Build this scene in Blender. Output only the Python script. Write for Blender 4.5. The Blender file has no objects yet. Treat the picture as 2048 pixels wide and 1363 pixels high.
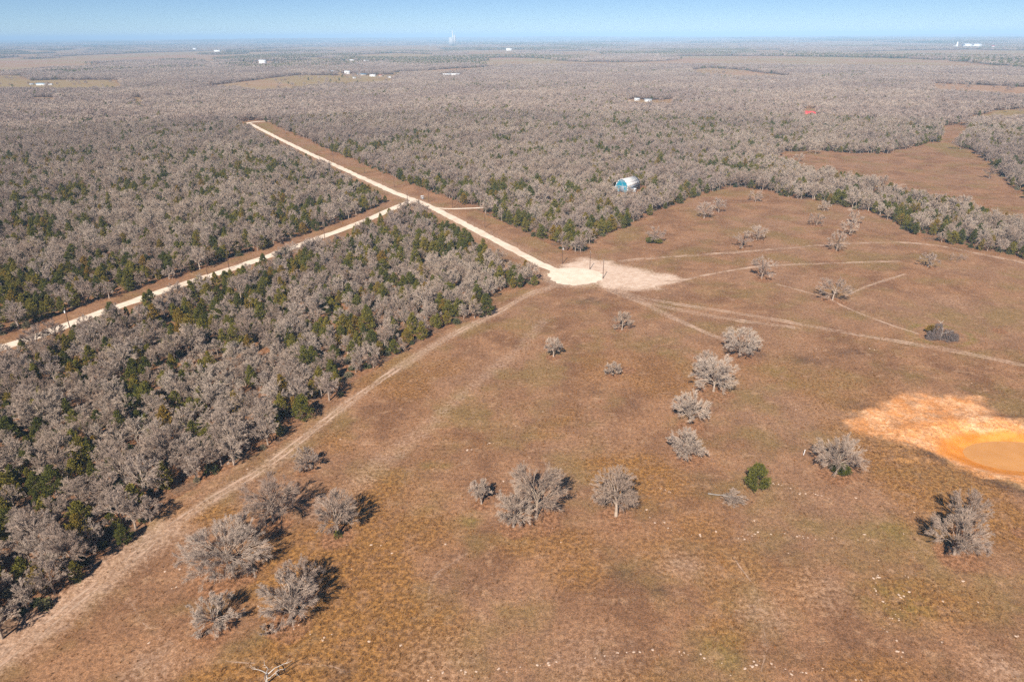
import bpy, math, random
import numpy as np

# ------------------------------------------------------------------ camera, sky, sun
S = bpy.context.scene
COL = S.collection
F, CX, CY, CAMH = 1400.0, 1024.0, 681.5, 100.0
PITCH = math.atan((CY - 71.0) / F)
ROLL = -0.00586
fw = np.array([0, math.cos(PITCH), -math.sin(PITCH)])
_up = np.array([0, math.sin(PITCH), math.cos(PITCH)])
_rt = np.array([1.0, 0, 0])
RT = _rt * math.cos(ROLL) + _up * math.sin(ROLL)
UP = _up * math.cos(ROLL) - _rt * math.sin(ROLL)
from mathutils import Matrix
cam = bpy.data.cameras.new('camera')
cam.sensor_fit = 'HORIZONTAL'; cam.sensor_width = 36.0; cam.lens = 36.0 * F / 2048.0
cam.clip_start = 1.0; cam.clip_end = 120000.0
camo = bpy.data.objects.new('camera', cam); COL.objects.link(camo)
camo.matrix_world = Matrix(((RT[0], UP[0], -fw[0], 0), (RT[1], UP[1], -fw[1], 0), (RT[2], UP[2], -fw[2], CAMH), (0, 0, 0, 1)))
S.camera = camo

SUN_EL, SUN_AZ = math.radians(39.5), math.radians(17.0)     # light travels forward and 17 deg to the right
world = bpy.data.worlds.new('World'); S.world = world; world.use_nodes = True
wt = world.node_tree; wt.nodes.clear()
wo = wt.nodes.new('ShaderNodeOutputWorld'); wb = wt.nodes.new('ShaderNodeBackground'); ws = wt.nodes.new('ShaderNodeTexSky')
ws.sky_type = 'NISHITA'; ws.sun_disc = False; ws.sun_elevation = SUN_EL
ws.sun_rotation = math.pi + SUN_AZ
ws.altitude = 150; ws.air_density = 0.55; ws.dust_density = 0.0; ws.ozone_density = 6.0
wb.inputs['Strength'].default_value = 0.05
wt.links.new(ws.outputs[0], wb.inputs[0]); wt.links.new(wb.outputs[0], wo.inputs[0])
sl = bpy.data.lights.new('sun', 'SUN'); sl.energy = 4.2; sl.angle = math.radians(0.53); sl.color = (1.0, 0.94, 0.85)
so = bpy.data.objects.new('sun', sl); COL.objects.link(so)
from mathutils import Vector
so.rotation_euler = Vector((math.sin(SUN_AZ) * math.cos(SUN_EL), math.cos(SUN_AZ) * math.cos(SUN_EL), -math.sin(SUN_EL))).to_track_quat('-Z', 'Y').to_euler()
so.location = (0, 0, 200)
S.view_settings.view_transform = 'Standard'; S.view_settings.look = 'None'
S.view_settings.exposure = 0.84; S.view_settings.gamma = 1.0
S.render.engine = 'CYCLES'
S.cycles.max_bounces = 3; S.cycles.diffuse_bounces = 1; S.cycles.glossy_bounces = 2
S.cycles.transparent_max_bounces = 6; S.cycles.volume_bounces = 0; S.cycles.use_denoising = False

# ------------------------------------------------------------------ small maths
def hash2(ix, iy, s):
    h = (ix * 374761393 + iy * 668265263 + s * 1442695041) & 0xffffffff
    h = ((h ^ (h >> 13)) * 1274126177) & 0xffffffff
    return ((h ^ (h >> 16)) & 0xffff) / 65535.0
def vnoise(x, y, sc, s=0):
    x = np.asarray(x, float) / sc + 1000.0; y = np.asarray(y, float) / sc + 1000.0
    ix = np.floor(x).astype(np.int64); iy = np.floor(y).astype(np.int64)
    fx = x - ix; fy = y - iy; fx = fx * fx * (3 - 2 * fx); fy = fy * fy * (3 - 2 * fy)
    a = hash2(ix, iy, s); b = hash2(ix + 1, iy, s); c = hash2(ix, iy + 1, s); d = hash2(ix + 1, iy + 1, s)
    return (a * (1 - fx) + b * fx) * (1 - fy) + (c * (1 - fx) + d * fx) * fy
def fbm(x, y, sc, s=0):
    return (vnoise(x, y, sc, s) + 0.5 * vnoise(x, y, sc / 2.1, s + 7) + 0.25 * vnoise(x, y, sc / 4.3, s + 13)) / 1.75
def sstep(a, b, v):
    t = np.clip((v - a) / (b - a), 0, 1); return t * t * (3 - 2 * t)

def ray(px, py):
    return (px - CX) * RT - (py - CY) * UP + F * fw
POND_C = None
def height(x, y):
    x = np.asarray(x, float); y = np.asarray(y, float)
    r = np.hypot(x, y)
    h = sstep(700, 4500, r) * 22 * (fbm(x, y, 1500, 3) - 0.5)
    h = h + sstep(4000, 20000, r) * 110 * (fbm(x, y * 1.0, 5200, 5) - 0.42)
    h = h + sstep(12000, 26000, r) * 30 * (vnoise(x, y, 9000, 9) - 0.3)
    if POND_C is not None:
        q = np.hypot((x - POND_C[0]) / POND_C[2], (y - POND_C[1]) / POND_C[3])
        h = h - 1.9 * (1 - sstep(0.55, 1.75, q)) + 0.7 * np.exp(-((q - 2.0) / 0.35) ** 2) * (y > POND_C[1] - 4)
    return h
def at(px, py):
    d = ray(px, py); z = 0.0
    for _ in range(12):
        k = (z - CAMH) / d[2]
        p = d * k
        z = 0.5 * z + 0.5 * float(height(p[0], p[1]))
        if p[1] < 650: break
    return np.array([p[0], p[1]])
def W(pts): return np.array([at(*p) for p in pts])
def WF(pts):
    m = sum(p[1] for p in pts) / len(pts); out = []
    for px, py in pts:
        q = at(px, py)
        if py > m and math.hypot(*q) > 700: q = at(px, py + 8.5 * F / math.hypot(*q))
        out.append(q)
    return np.array(out)
def project(x, y, z):
    x = np.asarray(x, float); y = np.asarray(y, float)
    v = np.stack([x, y, np.broadcast_to(np.asarray(z, float), x.shape) - CAMH], -1)
    dz = v @ fw
    dz = np.where(dz < 1e-3, 1e-3, dz)
    return CX + F * (v @ RT) / dz, CY - F * (v @ UP) / dz
def inpoly(x, y, poly):
    r = np.zeros(np.shape(x), bool); n = len(poly)
    for i in range(n):
        x0, y0 = poly[i]; x1, y1 = poly[(i + 1) % n]
        if y0 == y1: continue
        c = ((y0 > y) != (y1 > y)) & (x < (x1 - x0) * (y - y0) / (y1 - y0) + x0)
        r ^= c
    return r
def softpoly(x, y, poly, w, seed):
    rg_ = np.random.default_rng(seed); m = np.zeros(np.shape(x))
    jx = (fbm(x, y, 6, seed) - .5) * 7; jy = (fbm(x, y, 6, seed + 1) - .5) * 9
    for k in range(10):
        a = k * 2.4; r = w * math.sqrt((k + .5) / 10)
        m += inpoly(x + jx + math.cos(a) * r, y + jy + math.sin(a) * r * 1.4, poly)
    return m / 10
def dseg(x, y, poly):
    """distance to a polyline and signed side (>0 = left of its direction)"""
    best = np.full(np.shape(x), 1e9); side = np.zeros(np.shape(x))
    for (x0, y0), (x1, y1) in zip(poly[:-1], poly[1:]):
        dx, dy = x1 - x0, y1 - y0; L = dx * dx + dy * dy + 1e-9
        t = np.clip(((x - x0) * dx + (y - y0) * dy) / L, 0, 1)
        d = np.hypot(x - x0 - t * dx, y - y0 - t * dy)
        s = dx * (y - y0) - dy * (x - x0)
        m = d < best; best = np.where(m, d, best); side = np.where(m, np.sign(s), side)
    return best, side
def smooth(P, step):
    """resample a polyline with Catmull-Rom"""
    P = np.asarray(P, float); out = []
    Q = np.vstack([2 * P[0] - P[1], P, 2 * P[-1] - P[-2]])
    for i in range(1, len(Q) - 2):
        a, b, c, d = Q[i - 1:i + 3]; n = max(2, int(np.linalg.norm(c - b) / step))
        for t in np.arange(n) / n:
            out.append(0.5 * ((2 * b) + (c - a) * t + (2 * a - 5 * b + 4 * c - d) * t * t + (3 * b - a - 3 * c + d) * t ** 3))
    out.append(P[-1]); return np.array(out)

# ------------------------------------------------------------------ the plan of the place (metres)
pond_p = at(2012, 902)
POND_C = (pond_p[0] + 3.5, pond_p[1], 15.0, 8.0)
ROAD_MAIN = W([(496, 245.5), (552, 274), (615, 305), (693, 341), (781, 381.5), (857, 412), (945, 456.5), (1038, 505), (1090, 532), (1118, 543)])
# the main road is ruled straight between its ends with a slight bend at the junction
a_, j_, b_ = ROAD_MAIN[0], ROAD_MAIN[5], ROAD_MAIN[-1]
ROAD_SIDE = W([(824, 402), (790, 415), (716, 447), (593, 492), (473, 534), (352, 573), (176, 634), (88, 667), (0, 696), (-160, 752)])
DRIVE = W([(862, 415), (900, 417.5), (935, 416.5), (985, 414.5), (1040, 412)])
STUB = W([(494, 246), (515, 243.5), (541, 242)])
LANE = W([(905, 228.5), (960, 226), (1010, 222), (1080, 216), (1180, 211.5), (1262, 201)])
CUL = at(1150, 552)

FIELD = W([(-60, 1325), (0, 1280), (100, 1203), (200, 1130), (290, 1062), (350, 1003), (420, 960), (470, 930), (550, 880), (640, 817),
           (730, 752), (800, 707), (870, 667), (930, 643), (980, 634), (985, 607), (972, 594), (1010, 585), (1060, 570), (1068, 550), (1050, 528),
           (1060, 500), (1110, 505), (1170, 503), (1172, 492), (1230, 467), (1300, 432), (1360, 407), (1400, 390), (1450, 379), (1480, 376),
           (1540, 383), (1560, 393), (1640, 403), (1700, 418), (1735, 418), (1747, 430), (1785, 444), (1805, 462), (1850, 479), (1920, 491), (1990, 506),
           (2048, 517), (2400, 578), (2700, 1000), (2600, 1500), (-200, 1500)])
OPEN = [FIELD]
FIELD2 = W([(1540, 322), (1570, 305), (1640, 302), (1700, 307), (1770, 309), (1830, 294), (1850, 291), (1945, 301), (1960, 312), (1985, 332), (2012, 362),
            (2048, 392), (2160, 470), (2048, 456), (1990, 442), (1930, 419), (1890, 408), (1830, 400), (1790, 388), (1760, 377), (1700, 362), (1640, 352), (1590, 342)])
OPEN.append(FIELD2)
OPEN.append(W([(1752, 366), (1775, 372), (1765, 390), (1742, 402), (1730, 398), (1748, 385)]))        # gap in the tree line
GREENISH = [WF([(1925, 229), (2000, 221), (2060, 217), (2060, 232), (1930, 237)]), WF([(1850, 291), (1945, 301), (1950, 293), (1900, 286), (1855, 284)]),
            WF([(0, 149), (45, 152), (60, 162), (110, 160), (235, 160), (246, 175), (130, 177), (-60, 176)]),
            WF([(500, 249), (540, 244), (552, 252), (528, 258)]), WF([(525, 158), (600, 150), (700, 152), (790, 156), (780, 163), (690, 167), (600, 166)]),
            WF([(262, 196), (285, 195), (290, 207), (270, 206)])]
OPEN += GREENISH
OPEN += [WF(p) for p in [
    [(1885, 253), (1925, 249), (1937, 263), (1915, 280), (1882, 277)],
    [(375, 171), (480, 164), (525, 159), (600, 164), (690, 167), (600, 174), (520, 181), (480, 174)],
    [(60, 195), (112, 196), (112, 200), (70, 199)],
    [(780, 141), (900, 138), (1005, 133), (1000, 137.5), (900, 143), (790, 144)],
    [(935, 102), (1035, 104), (1040, 110), (920, 108)], [(1080, 103), (1180, 101), (1225, 108), (1200, 113), (1130, 108)],
    [(1380, 140), (1420, 136), (1480, 140), (1580, 147), (1575, 153), (1470, 152), (1390, 146)],
    [(1690, 105), (1800, 101), (1950, 99), (2080, 103), (2080, 114), (1900, 109), (1780, 108)],
    [(1865, 167), (1905, 168), (2060, 175), (2060, 192), (1990, 187), (1905, 181), (1868, 180)],
    [(1252, 199), (1300, 201), (1345, 199), (1345, 206), (1290, 207), (1252, 204)],
    [(0, 116), (70, 110), (85, 113), (0, 122)], [(100, 104), (200, 92), (205, 95), (130, 108)],
    [(390, 118), (440, 115), (440, 122), (400, 122)], [(470, 122), (690, 116), (680, 121), (500, 126)],
    [(610, 116), (640, 114), (645, 118), (610, 119)], [(905, 225), (930, 219), (932, 226)],
    [(1600, 219), (1633, 217), (1632, 227), (1602, 228)], [(1618, 200), (1626, 201), (1618, 212), (1612, 211)],
    [(1880, 203), (1890, 203), (1894, 220), (1886, 220)], [(1228, 372), (1262, 380), (1290, 374), (1300, 392), (1255, 403), (1205, 393)],
    [(700, 110), (800, 106), (880, 110), (850, 114), (720, 115)], [(1560, 85), (1760, 82), (1760, 88), (1600, 91)],
    [(1400, 84), (1480, 86), (1490, 96), (1455, 95), (1440, 89)], [(640, 99), (705, 98), (700, 101), (650, 101)],
    [(0, 100), (60, 98), (130, 103), (60, 106)], [(245, 96), (300, 94), (340, 97), (290, 100)], [(480, 105), (560, 102), (570, 106), (500, 108)], [(1500, 100), (1560, 99), (1575, 104), (1510, 105)],
    [(1570, 106), (1600, 105), (1600, 109), (1575, 109)], [(1240, 84), (1370, 82), (1370, 88), (1260, 89)], [(860, 92), (930, 90), (925, 94), (870, 95)], [(990, 92), (1090, 90), (1085, 94), (1000, 95)],
]]
BUILT = [(84, 170.5, 60), (724, 151, 120), (755, 153, 60), (695, 148, 30), (667, 144.5, 25), (894, 152, 26), (911, 150.5, 26), (526, 128, 45), (553, 128, 40), (703, 123, 40), (733, 123, 40),
         (1018, 101.5, 60), (435, 103.5, 60), (390, 99.5, 60), (1943, 94, 110), (1913, 95, 60), (1985, 95.5, 40), (1274, 201, 12), (1296, 203, 14)]
for px_, py_, w_ in BUILT:
    q = at(px_, py_); D_ = math.hypot(*q); u_ = q / D_; v_ = np.array([-u_[1], u_[0]])
    OPEN.append(np.array([q + u_ * 16 + v_ * w_, q + u_ * 16 - v_ * w_, q - u_ * (.055 * D_ + 8) - v_ * w_ * .8, q - u_ * (.055 * D_ + 8) + v_ * w_ * .8]))
CORR = [(smooth(ROAD_MAIN, 15), 21.0, 16.5), (smooth(ROAD_SIDE, 15), 15.0, 11.5), (DRIVE, 5.0, 4.0), (STUB, 5, 5), (LANE, 6, 6)]
CORR = [(P, l, r) for P, l, r in CORR]

def open_mask(x, y):
    m = np.zeros(np.shape(x), bool)
    jx = x + 5 * (vnoise(x, y, 9, 21) - .5); jy = y + 5 * (vnoise(x, y, 9, 22) - .5)
    for P in OPEN:
        lo = P.min(0) - 5; hi = P.max(0) + 5
        b = (x > lo[0]) & (x < hi[0]) & (y > lo[1]) & (y < hi[1])
        if b.any(): m[b] |= inpoly(jx[b], jy[b], P)
    for P, l, r in CORR:
        lo = P.min(0) - 30; hi = P.max(0) + 30
        b = (x > lo[0]) & (x < hi[0]) & (y > lo[1]) & (y < hi[1])
        if b.any():
            d, s = dseg(x[b], y[b], P)
            m[b] |= np.where(s > 0, d < l, d < r)
    # patchwork of pastures in the far country
    rr = np.hypot(x, y)
    far = (fbm(x * 0.8, y * 0.45, 800, 31) > 0.585) & (rr > 2600)
    m |= far
    return m

# ------------------------------------------------------------------ mesh and object helpers
def mesh_np(name, V, T, mats, mi=None, smooth_=False):
    me = bpy.data.meshes.new(name)
    V = np.ascontiguousarray(V, np.float32); T = np.ascontiguousarray(T, np.int32); k = T.shape[1]
    me.vertices.add(len(V)); me.vertices.foreach_set('co', V.ravel())
    me.loops.add(T.size); me.loops.foreach_set('vertex_index', T.ravel())
    me.polygons.add(len(T)); me.polygons.foreach_set('loop_start', np.arange(0, T.size, k, dtype=np.int32))
    me.polygons.foreach_set('loop_total', np.full(len(T), k, np.int32))
    for m in mats: me.materials.append(m)
    if mi is not None: me.polygons.foreach_set('material_index', np.ascontiguousarray(mi, np.int32))
    if smooth_: me.polygons.foreach_set('use_smooth', np.ones(len(T), bool))
    me.update(calc_edges=True)
    return me
def link(name, me, parent=None, loc=None, rz=None):
    o = bpy.data.objects.new(name, me); COL.objects.link(o)
    if parent: o.parent = parent
    if loc is not None: o.location = loc
    if rz is not None: o.rotation_euler = (0, 0, rz)
    return o
def tag(o, label, cat, group=None):
    o['label'] = label; o['category'] = cat
    if group: o['group'] = group
    return o
def struct(o, kind='structure', label=None, cat=None):
    o['kind'] = kind
    if label: o['label'] = label
    if cat: o['category'] = cat
    return o
def cat_parts(parts):
    V = []; T = []; n = 0
    for v, t in parts:
        V.append(v); T.append(t + n); n += len(v)
    return np.vstack(V), np.vstack(T)
def box(x0, x1, y0, y1, z0, z1):
    v = np.array([[x, y, z] for z in (z0, z1) for y in (y0, y1) for x in (x0, x1)], float)
    q = [(0, 2, 3, 1), (4, 5, 7, 6), (0, 1, 5, 4), (1, 3, 7, 5), (3, 2, 6, 7), (2, 0, 4, 6)]
    t = [(a, b, c) for a, b, c, d in q] + [(a, c, d) for a, b, c, d in q]
    return v, np.array(t)

# ------------------------------------------------------------------ materials
class NT:
    def __init__(s, name):
        s.m = bpy.data.materials.new(name); s.m.use_nodes = True; s.t = s.m.node_tree; s.t.nodes.clear()
        s.out = s.n('ShaderNodeOutputMaterial'); s.b = s.n('ShaderNodeBsdfPrincipled')
        s.l(s.b.outputs[0], s.out.inputs[0]); s.b.inputs['Roughness'].default_value = 0.9
        s.b.inputs['Specular IOR Level'].default_value = 0.1
    def n(s, k): return s.t.nodes.new(k)
    def l(s, a, b): s.t.links.new(a, b)
    def set(s, sock, v):
        if isinstance(v, bpy.types.NodeSocket): s.l(v, sock)
        elif isinstance(v, tuple) and len(v) == 3 and sock.type == 'RGBA': sock.default_value = (*v, 1)
        else: sock.default_value = v
    def pos(s):
        if not hasattr(s, '_p'): s._p = s.n('ShaderNodeNewGeometry').outputs['Position']
        return s._p
    def obj(s): return s.n('ShaderNodeTexCoord').outputs['Object']
    def noise(s, size, detail=2.0, vec=None, rough=0.55, dist=0.0):
        k = s.n('ShaderNodeTexNoise'); k.inputs['Scale'].default_value = 1.0 / size; k.inputs['Detail'].default_value = detail
        k.inputs['Roughness'].default_value = rough; k.inputs['Distortion'].default_value = dist
        s.l(vec if vec is not None else s.pos(), k.inputs['Vector']); return k.outputs['Fac']
    def mr(s, v, a, b, c=0.0, d=1.0):
        k = s.n('ShaderNodeMapRange'); k.interpolation_type = 'SMOOTHSTEP'
        s.set(k.inputs['Value'], v); k.inputs['From Min'].default_value = a; k.inputs['From Max'].default_value = b
        k.inputs['To Min'].default_value = c; k.inputs['To Max'].default_value = d; return k.outputs[0]
    def math(s, op, a, b=0.0):
        k = s.n('ShaderNodeMath'); k.operation = op; s.set(k.inputs[0], a); s.set(k.inputs[1], b); return k.outputs[0]
    def mix(s, f, a, b, mode='MIX'):
        k = s.n('ShaderNodeMix'); k.data_type = 'RGBA'; k.blend_type = mode
        s.set(k.inputs['Factor'], f); s.set(k.inputs['A'], a); s.set(k.inputs['B'], b); return k.outputs['Result']
    def attr(s, name):
        k = s.n('ShaderNodeAttribute'); k.attribute_name = name; x = s.n('ShaderNodeSeparateColor'); s.l(k.outputs['Color'], x.inputs[0])
        return x.outputs[0], x.outputs[1], x.outputs[2], k.outputs['Alpha']
    def rand(s): return s.n('ShaderNodeObjectInfo').outputs['Random']
    def col(s, c): s.set(s.b.inputs['Base Color'], c)
    def bump(s, h, dist, strength=1.0):
        k = s.n('ShaderNodeBump'); k.inputs['Distance'].default_value = dist; k.inputs['Strength'].default_value = strength
        s.l(h, k.inputs['Height']); s.l(k.outputs[0], s.b.inputs['Normal'])
    def rgb(s, c):
        k = s.n('ShaderNodeRGB'); k.outputs[0].default_value = (*c, 1); return k.outputs[0]
    def ramp(s, f, stops):
        k = s.n('ShaderNodeValToRGB'); e = k.color_ramp.elements
        e[0].position, e[0].color = stops[0][0], (*stops[0][1], 1); e[1].position, e[1].color = stops[-1][0], (*stops[-1][1], 1)
        for p, c in stops[1:-1]:
            q = e.new(p); q.color = (*c, 1)
        s.l(f, k.inputs[0]); return k.outputs[0]

def plain(name, c, rough=0.8, var=0.12, size=0.6, spec=0.1):
    t = NT(name); n = t.noise(size, 3, t.obj())
    t.col(t.mix(t.mr(n, .3, .7), tuple(v * (1 - var) for v in c), tuple(min(1, v * (1 + var)) for v in c)))
    t.b.inputs['Roughness'].default_value = rough; t.b.inputs['Specular IOR Level'].default_value = spec
    return t.m

SAND = (0.66, 0.47, 0.33)
def ground_mat():
    t = NT('ground')
    sand, litter, clay, green = t.attr('mask_a')
    far, wood, dark, tall = t.attr('mask_b')
    n60 = t.noise(55, 3); n14 = t.noise(14, 4, dist=.4); n4 = t.noise(3.4, 4); n1 = t.noise(0.9, 3); n02 = t.noise(0.28, 2)
    n30 = t.noise(26, 3, rough=.65)
    c = t.mix(t.mr(n14, .34, .66), (0.205, 0.103, 0.054), (0.325, 0.170, 0.090))
    c = t.mix(t.mr(n60, .42, .66, 0, .6), c, (0.30, 0.170, 0.102))
    c = t.mix(t.mr(n30, .46, .66, 0, .65), c, (0.225, 0.148, 0.055))
    c = t.mix(t.mr(n4, .55, .75, 0, .55), c, (0.13, 0.075, 0.052))
    c = t.mix(t.mr(n4, .48, .25, 0, .6), c, (0.43, 0.26, 0.155))
    # taller russet grass
    c = t.mix(t.math('MULTIPLY', tall, t.mr(n4, .3, .6, .35, 1.0)), c, t.mix(t.mr(n1, .35, .65), (0.215, 0.105, 0.036), (0.325, 0.160, 0.050)))
    c = t.mix(t.math('MULTIPLY', t.math('MULTIPLY', green, t.mr(n4, .3, .65, .2, .9)), t.mr(n14, .35, .6, .25, 1.0)), c, (0.19, 0.155, 0.035))
    c = t.mix(t.math('MULTIPLY', dark, t.mr(n4, .3, .6, .3, 1.0)), c, (0.085, 0.050, 0.036))
    # fine straw and stalks
    grain = t.mix(t.mr(n1, .3, .7), (0.74, 0.74, 0.74), (1.22, 1.2, 1.16))
    grain2 = t.mix(t.mr(n02, .3, .7), (0.66, 0.66, 0.66), (1.34, 1.32, 1.3))
    # leaf litter
    lf = t.mr(t.math('ADD', litter, t.math('MULTIPLY', t.math('SUBTRACT', n4, .5), .9)), .3, .75)
    c = t.mix(lf, c, t.mix(t.mr(n1, .3, .7), (0.205, 0.096, 0.046), (0.32, 0.160, 0.083)))
    c = t.mix(t.math('MULTIPLY', t.mr(litter, .86, .97), t.mr(t.noise(8, 3), .4, .62, 0, .75)), c, (0.150, 0.100, 0.068))
    # pale sand worn through the grass, and the painted antisolar bright spot
    sf = t.mr(t.math('ADD', sand, t.math('MULTIPLY', t.math('SUBTRACT', t.math('ADD', t.math('MULTIPLY', n1, .6), t.math('MULTIPLY', n4, .6)), .6), 1.1)), .08, 1.0)
    c = t.mix(sf, c, t.mix(t.mr(n4, .3, .7), (0.70, 0.53, 0.41), (0.56, 0.39, 0.285)))
    cf = t.mr(t.math('ADD', clay, t.math('MULTIPLY', t.math('SUBTRACT', n4, .5), 1.0)), .12, .85)
    wv = t.noise(2.2, 5, dist=.8, rough=.65)
    c = t.mix(cf, c, t.mix(t.math('MULTIPLY', t.mr(wv, .3, .75), t.mr(t.noise(9, 3), .3, .62)), (0.66, 0.27, 0.085), (0.92, 0.56, 0.33)))
    wet = t.mr(clay, .70, .99)
    c = t.mix(wet, c, t.mix(t.mr(n4, .3, .7), (0.60, 0.20, 0.03), (0.78, 0.30, 0.06)))
    soft = t.math('SUBTRACT', 1.0, t.math('MULTIPLY', t.math('MAXIMUM', wet, t.math('MULTIPLY', sf, .8)), .75))
    c = t.mix(soft, c, grain, 'MULTIPLY'); c = t.mix(soft, c, grain2, 'MULTIPLY')
    # far pastures and far woods
    nf = t.noise(420, 3); nf2 = t.noise(90, 4)
    pf = t.mix(t.mr(nf, .35, .65), (0.34, 0.19, 0.105), (0.30, 0.215, 0.10))
    pf = t.mix(t.mr(nf2, .4, .7, 0, .4), pf, (0.42, 0.29, 0.19))
    pf = t.mix(t.math('MULTIPLY', green, t.mr(nf2, .3, .6, .5, 1.0)), pf, (0.29, 0.205, 0.085))
    c = t.mix(far, c, pf)
    wf = t.mix(t.mr(nf2, .35, .65), (0.115, 0.095, 0.082), (0.165, 0.135, 0.115))
    c = t.mix(wood, c, wf)
    t.col(c)
    hh = t.math('ADD', t.math('MULTIPLY', n1, .6), t.math('MULTIPLY', n02, .35))
    t.bump(hh, .22, .5)
    return t.m
def gravel_mat():
    t = NT('gravel'); n = t.noise(4, 4); n2 = t.noise(.35, 2); n3 = t.noise(14, 3, dist=.6)
    c = t.mix(t.mr(n, .3, .7), (0.74, 0.58, 0.44), (0.86, 0.71, 0.56))
    c = t.mix(t.mr(n3, .5, .72, 0, .6), c, (0.60, 0.44, 0.32))
    c = t.mix(t.mr(n, .58, .78, 0, .4), c, (0.52, 0.36, 0.25))
    c = t.mix(1.0, c, t.mix(t.mr(n2, .3, .7), (.88, .88, .88), (1.06, 1.06, 1.06)), 'MULTIPLY')
    t.col(c); t.bump(n2, .08, .5); return t.m
def rut_mat():
    t = NT('worn_sand'); n = t.noise(1.6, 4); n2 = t.noise(.3, 2); n9 = t.noise(9, 2)
    c = t.mix(t.mr(n, .3, .7), (0.60, 0.42, 0.30), (0.48, 0.30, 0.20))
    c = t.mix(1.0, c, t.mix(t.mr(n2, .3, .7), (.82, .82, .82), (1.15, 1.15, 1.15)), 'MULTIPLY')
    t.col(c)
    tr = t.n('ShaderNodeBsdfTransparent'); mx = t.n('ShaderNodeMixShader')
    k = t.n('ShaderNodeAttribute'); k.attribute_name = 'worn'
    f = t.mr(t.math('ADD', k.outputs['Fac'], t.math('MULTIPLY', t.math('SUBTRACT', t.math('ADD', n, n9), 1.0), 1.5)), .3, .7)
    t.l(f, mx.inputs[0]); t.l(tr.outputs[0], mx.inputs[1]); t.l(t.b.outputs[0], mx.inputs[2]); t.l(mx.outputs[0], t.out.inputs[0])
    return t.m
def bark_mat(name, a, b, c):
    t = NT(name); r = t.rand()
    col = t.ramp(r, [(0.0, a), (0.5, b), (1.0, c)])
    n = t.noise(1.1, 3, t.pos()); big = t.noise(170, 4, t.pos(), .6)
    col = t.mix(1.0, col, t.mix(t.mr(n, .3, .7), (.78, .78, .8), (1.2, 1.18, 1.15)), 'MULTIPLY')
    col = t.mix(1.0, col, t.mix(t.mr(big, .35, .65), (.86, .82, .83), (1.12, 1.10, 1.06)), 'MULTIPLY')
    t.col(col); return t.m
def leaf_mat(name, stops, tr=0.0):
    t = NT(name); r = t.rand(); col = t.ramp(r, stops)
    n = t.noise(.7, 3, t.pos())
    col = t.mix(1.0, col, t.mix(t.mr(n, .3, .7), (.6, .62, .6), (1.45, 1.4, 1.3)), 'MULTIPLY')
    t.col(col); return t.m
M = {}
M['ground'] = ground_mat(); M['gravel'] = gravel_mat(); M['rut'] = rut_mat()
M['bark'] = bark_mat('oak_bark', (0.28, 0.215, 0.165), (0.35, 0.28, 0.22), (0.42, 0.345, 0.28))
M['twig'] = bark_mat('oak_twig', (0.35, 0.258, 0.198), (0.43, 0.335, 0.265), (0.485, 0.392, 0.318))
M['farcrown'] = bark_mat('far_oak_crown', (0.31, 0.228, 0.178), (0.375, 0.29, 0.235), (0.43, 0.345, 0.285))
M['paledead'] = plain('bleached_wood', (0.56, 0.50, 0.44), .8, .2, 1.5)
M['vine'] = plain('dead_vine', (0.17, 0.13, 0.115), .95, .3, .8)
M['darkdead'] = plain('dead_wood', (0.30, 0.25, 0.21), .9, .25, 1.0)
M['cedar'] = leaf_mat('cedar_leaf', [(0.0, (0.072, 0.076, 0.016)), (0.4, (0.130, 0.120, 0.022)), (0.8, (0.190, 0.152, 0.027)), (1.0, (0.22, 0.130, 0.025))])
M['cedarbark'] = plain('cedar_bark', (0.16, 0.11, 0.08))
M['brush'] = leaf_mat('brush_leaf', [(0.0, (0.045, 0.055, 0.02)), (0.6, (0.10, 0.10, 0.04)), (1.0, (0.22, 0.18, 0.12))])
M['grass'] = leaf_mat('grass_blade', [(0.0, (0.15, 0.075, 0.03)), (0.5, (0.29, 0.13, 0.045)), (1.0, (0.36, 0.20, 0.10))])
M['mound'] = plain('mound_sand', (0.60, 0.43, 0.32), .95, .2, .3)
M['pole'] = plain('pole_wood', (0.115, 0.065, 0.045), .85, .25, .8)
M['white'] = plain('white_paint', (0.80, 0.80, 0.80), .5, .05, 2, .3)
M['offwhite'] = plain('offwhite_metal', (0.60, 0.57, 0.545), .5, .07, 3, .4)
M['grey'] = plain('grey_metal', (0.40, 0.41, 0.43), .55, .12, 2, .3)
M['slate'] = plain('blue_grey_metal', (0.22, 0.25, 0.29), .55, .15, 2, .3)
M['ceramic'] = plain('glazed_ceramic', (0.62, 0.62, 0.60), .3, .05, .1, .5)
M['glass'] = plain('dark_glass', (0.03, 0.04, 0.05), .15, .1, 1, .5)
M['tan'] = plain('tan_siding', (0.50, 0.40, 0.30), .7, .1, 2)
M['bluegrey'] = plain('blue_grey_roof', (0.22, 0.36, 0.48), .5, .1, 3, .3)
M['red'] = plain('bright_red', (0.62, 0.085, 0.085), .75, .2, 3)
M['rust'] = plain('rusty_metal', (0.42, 0.14, 0.07), .8, .25, .8)

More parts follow.
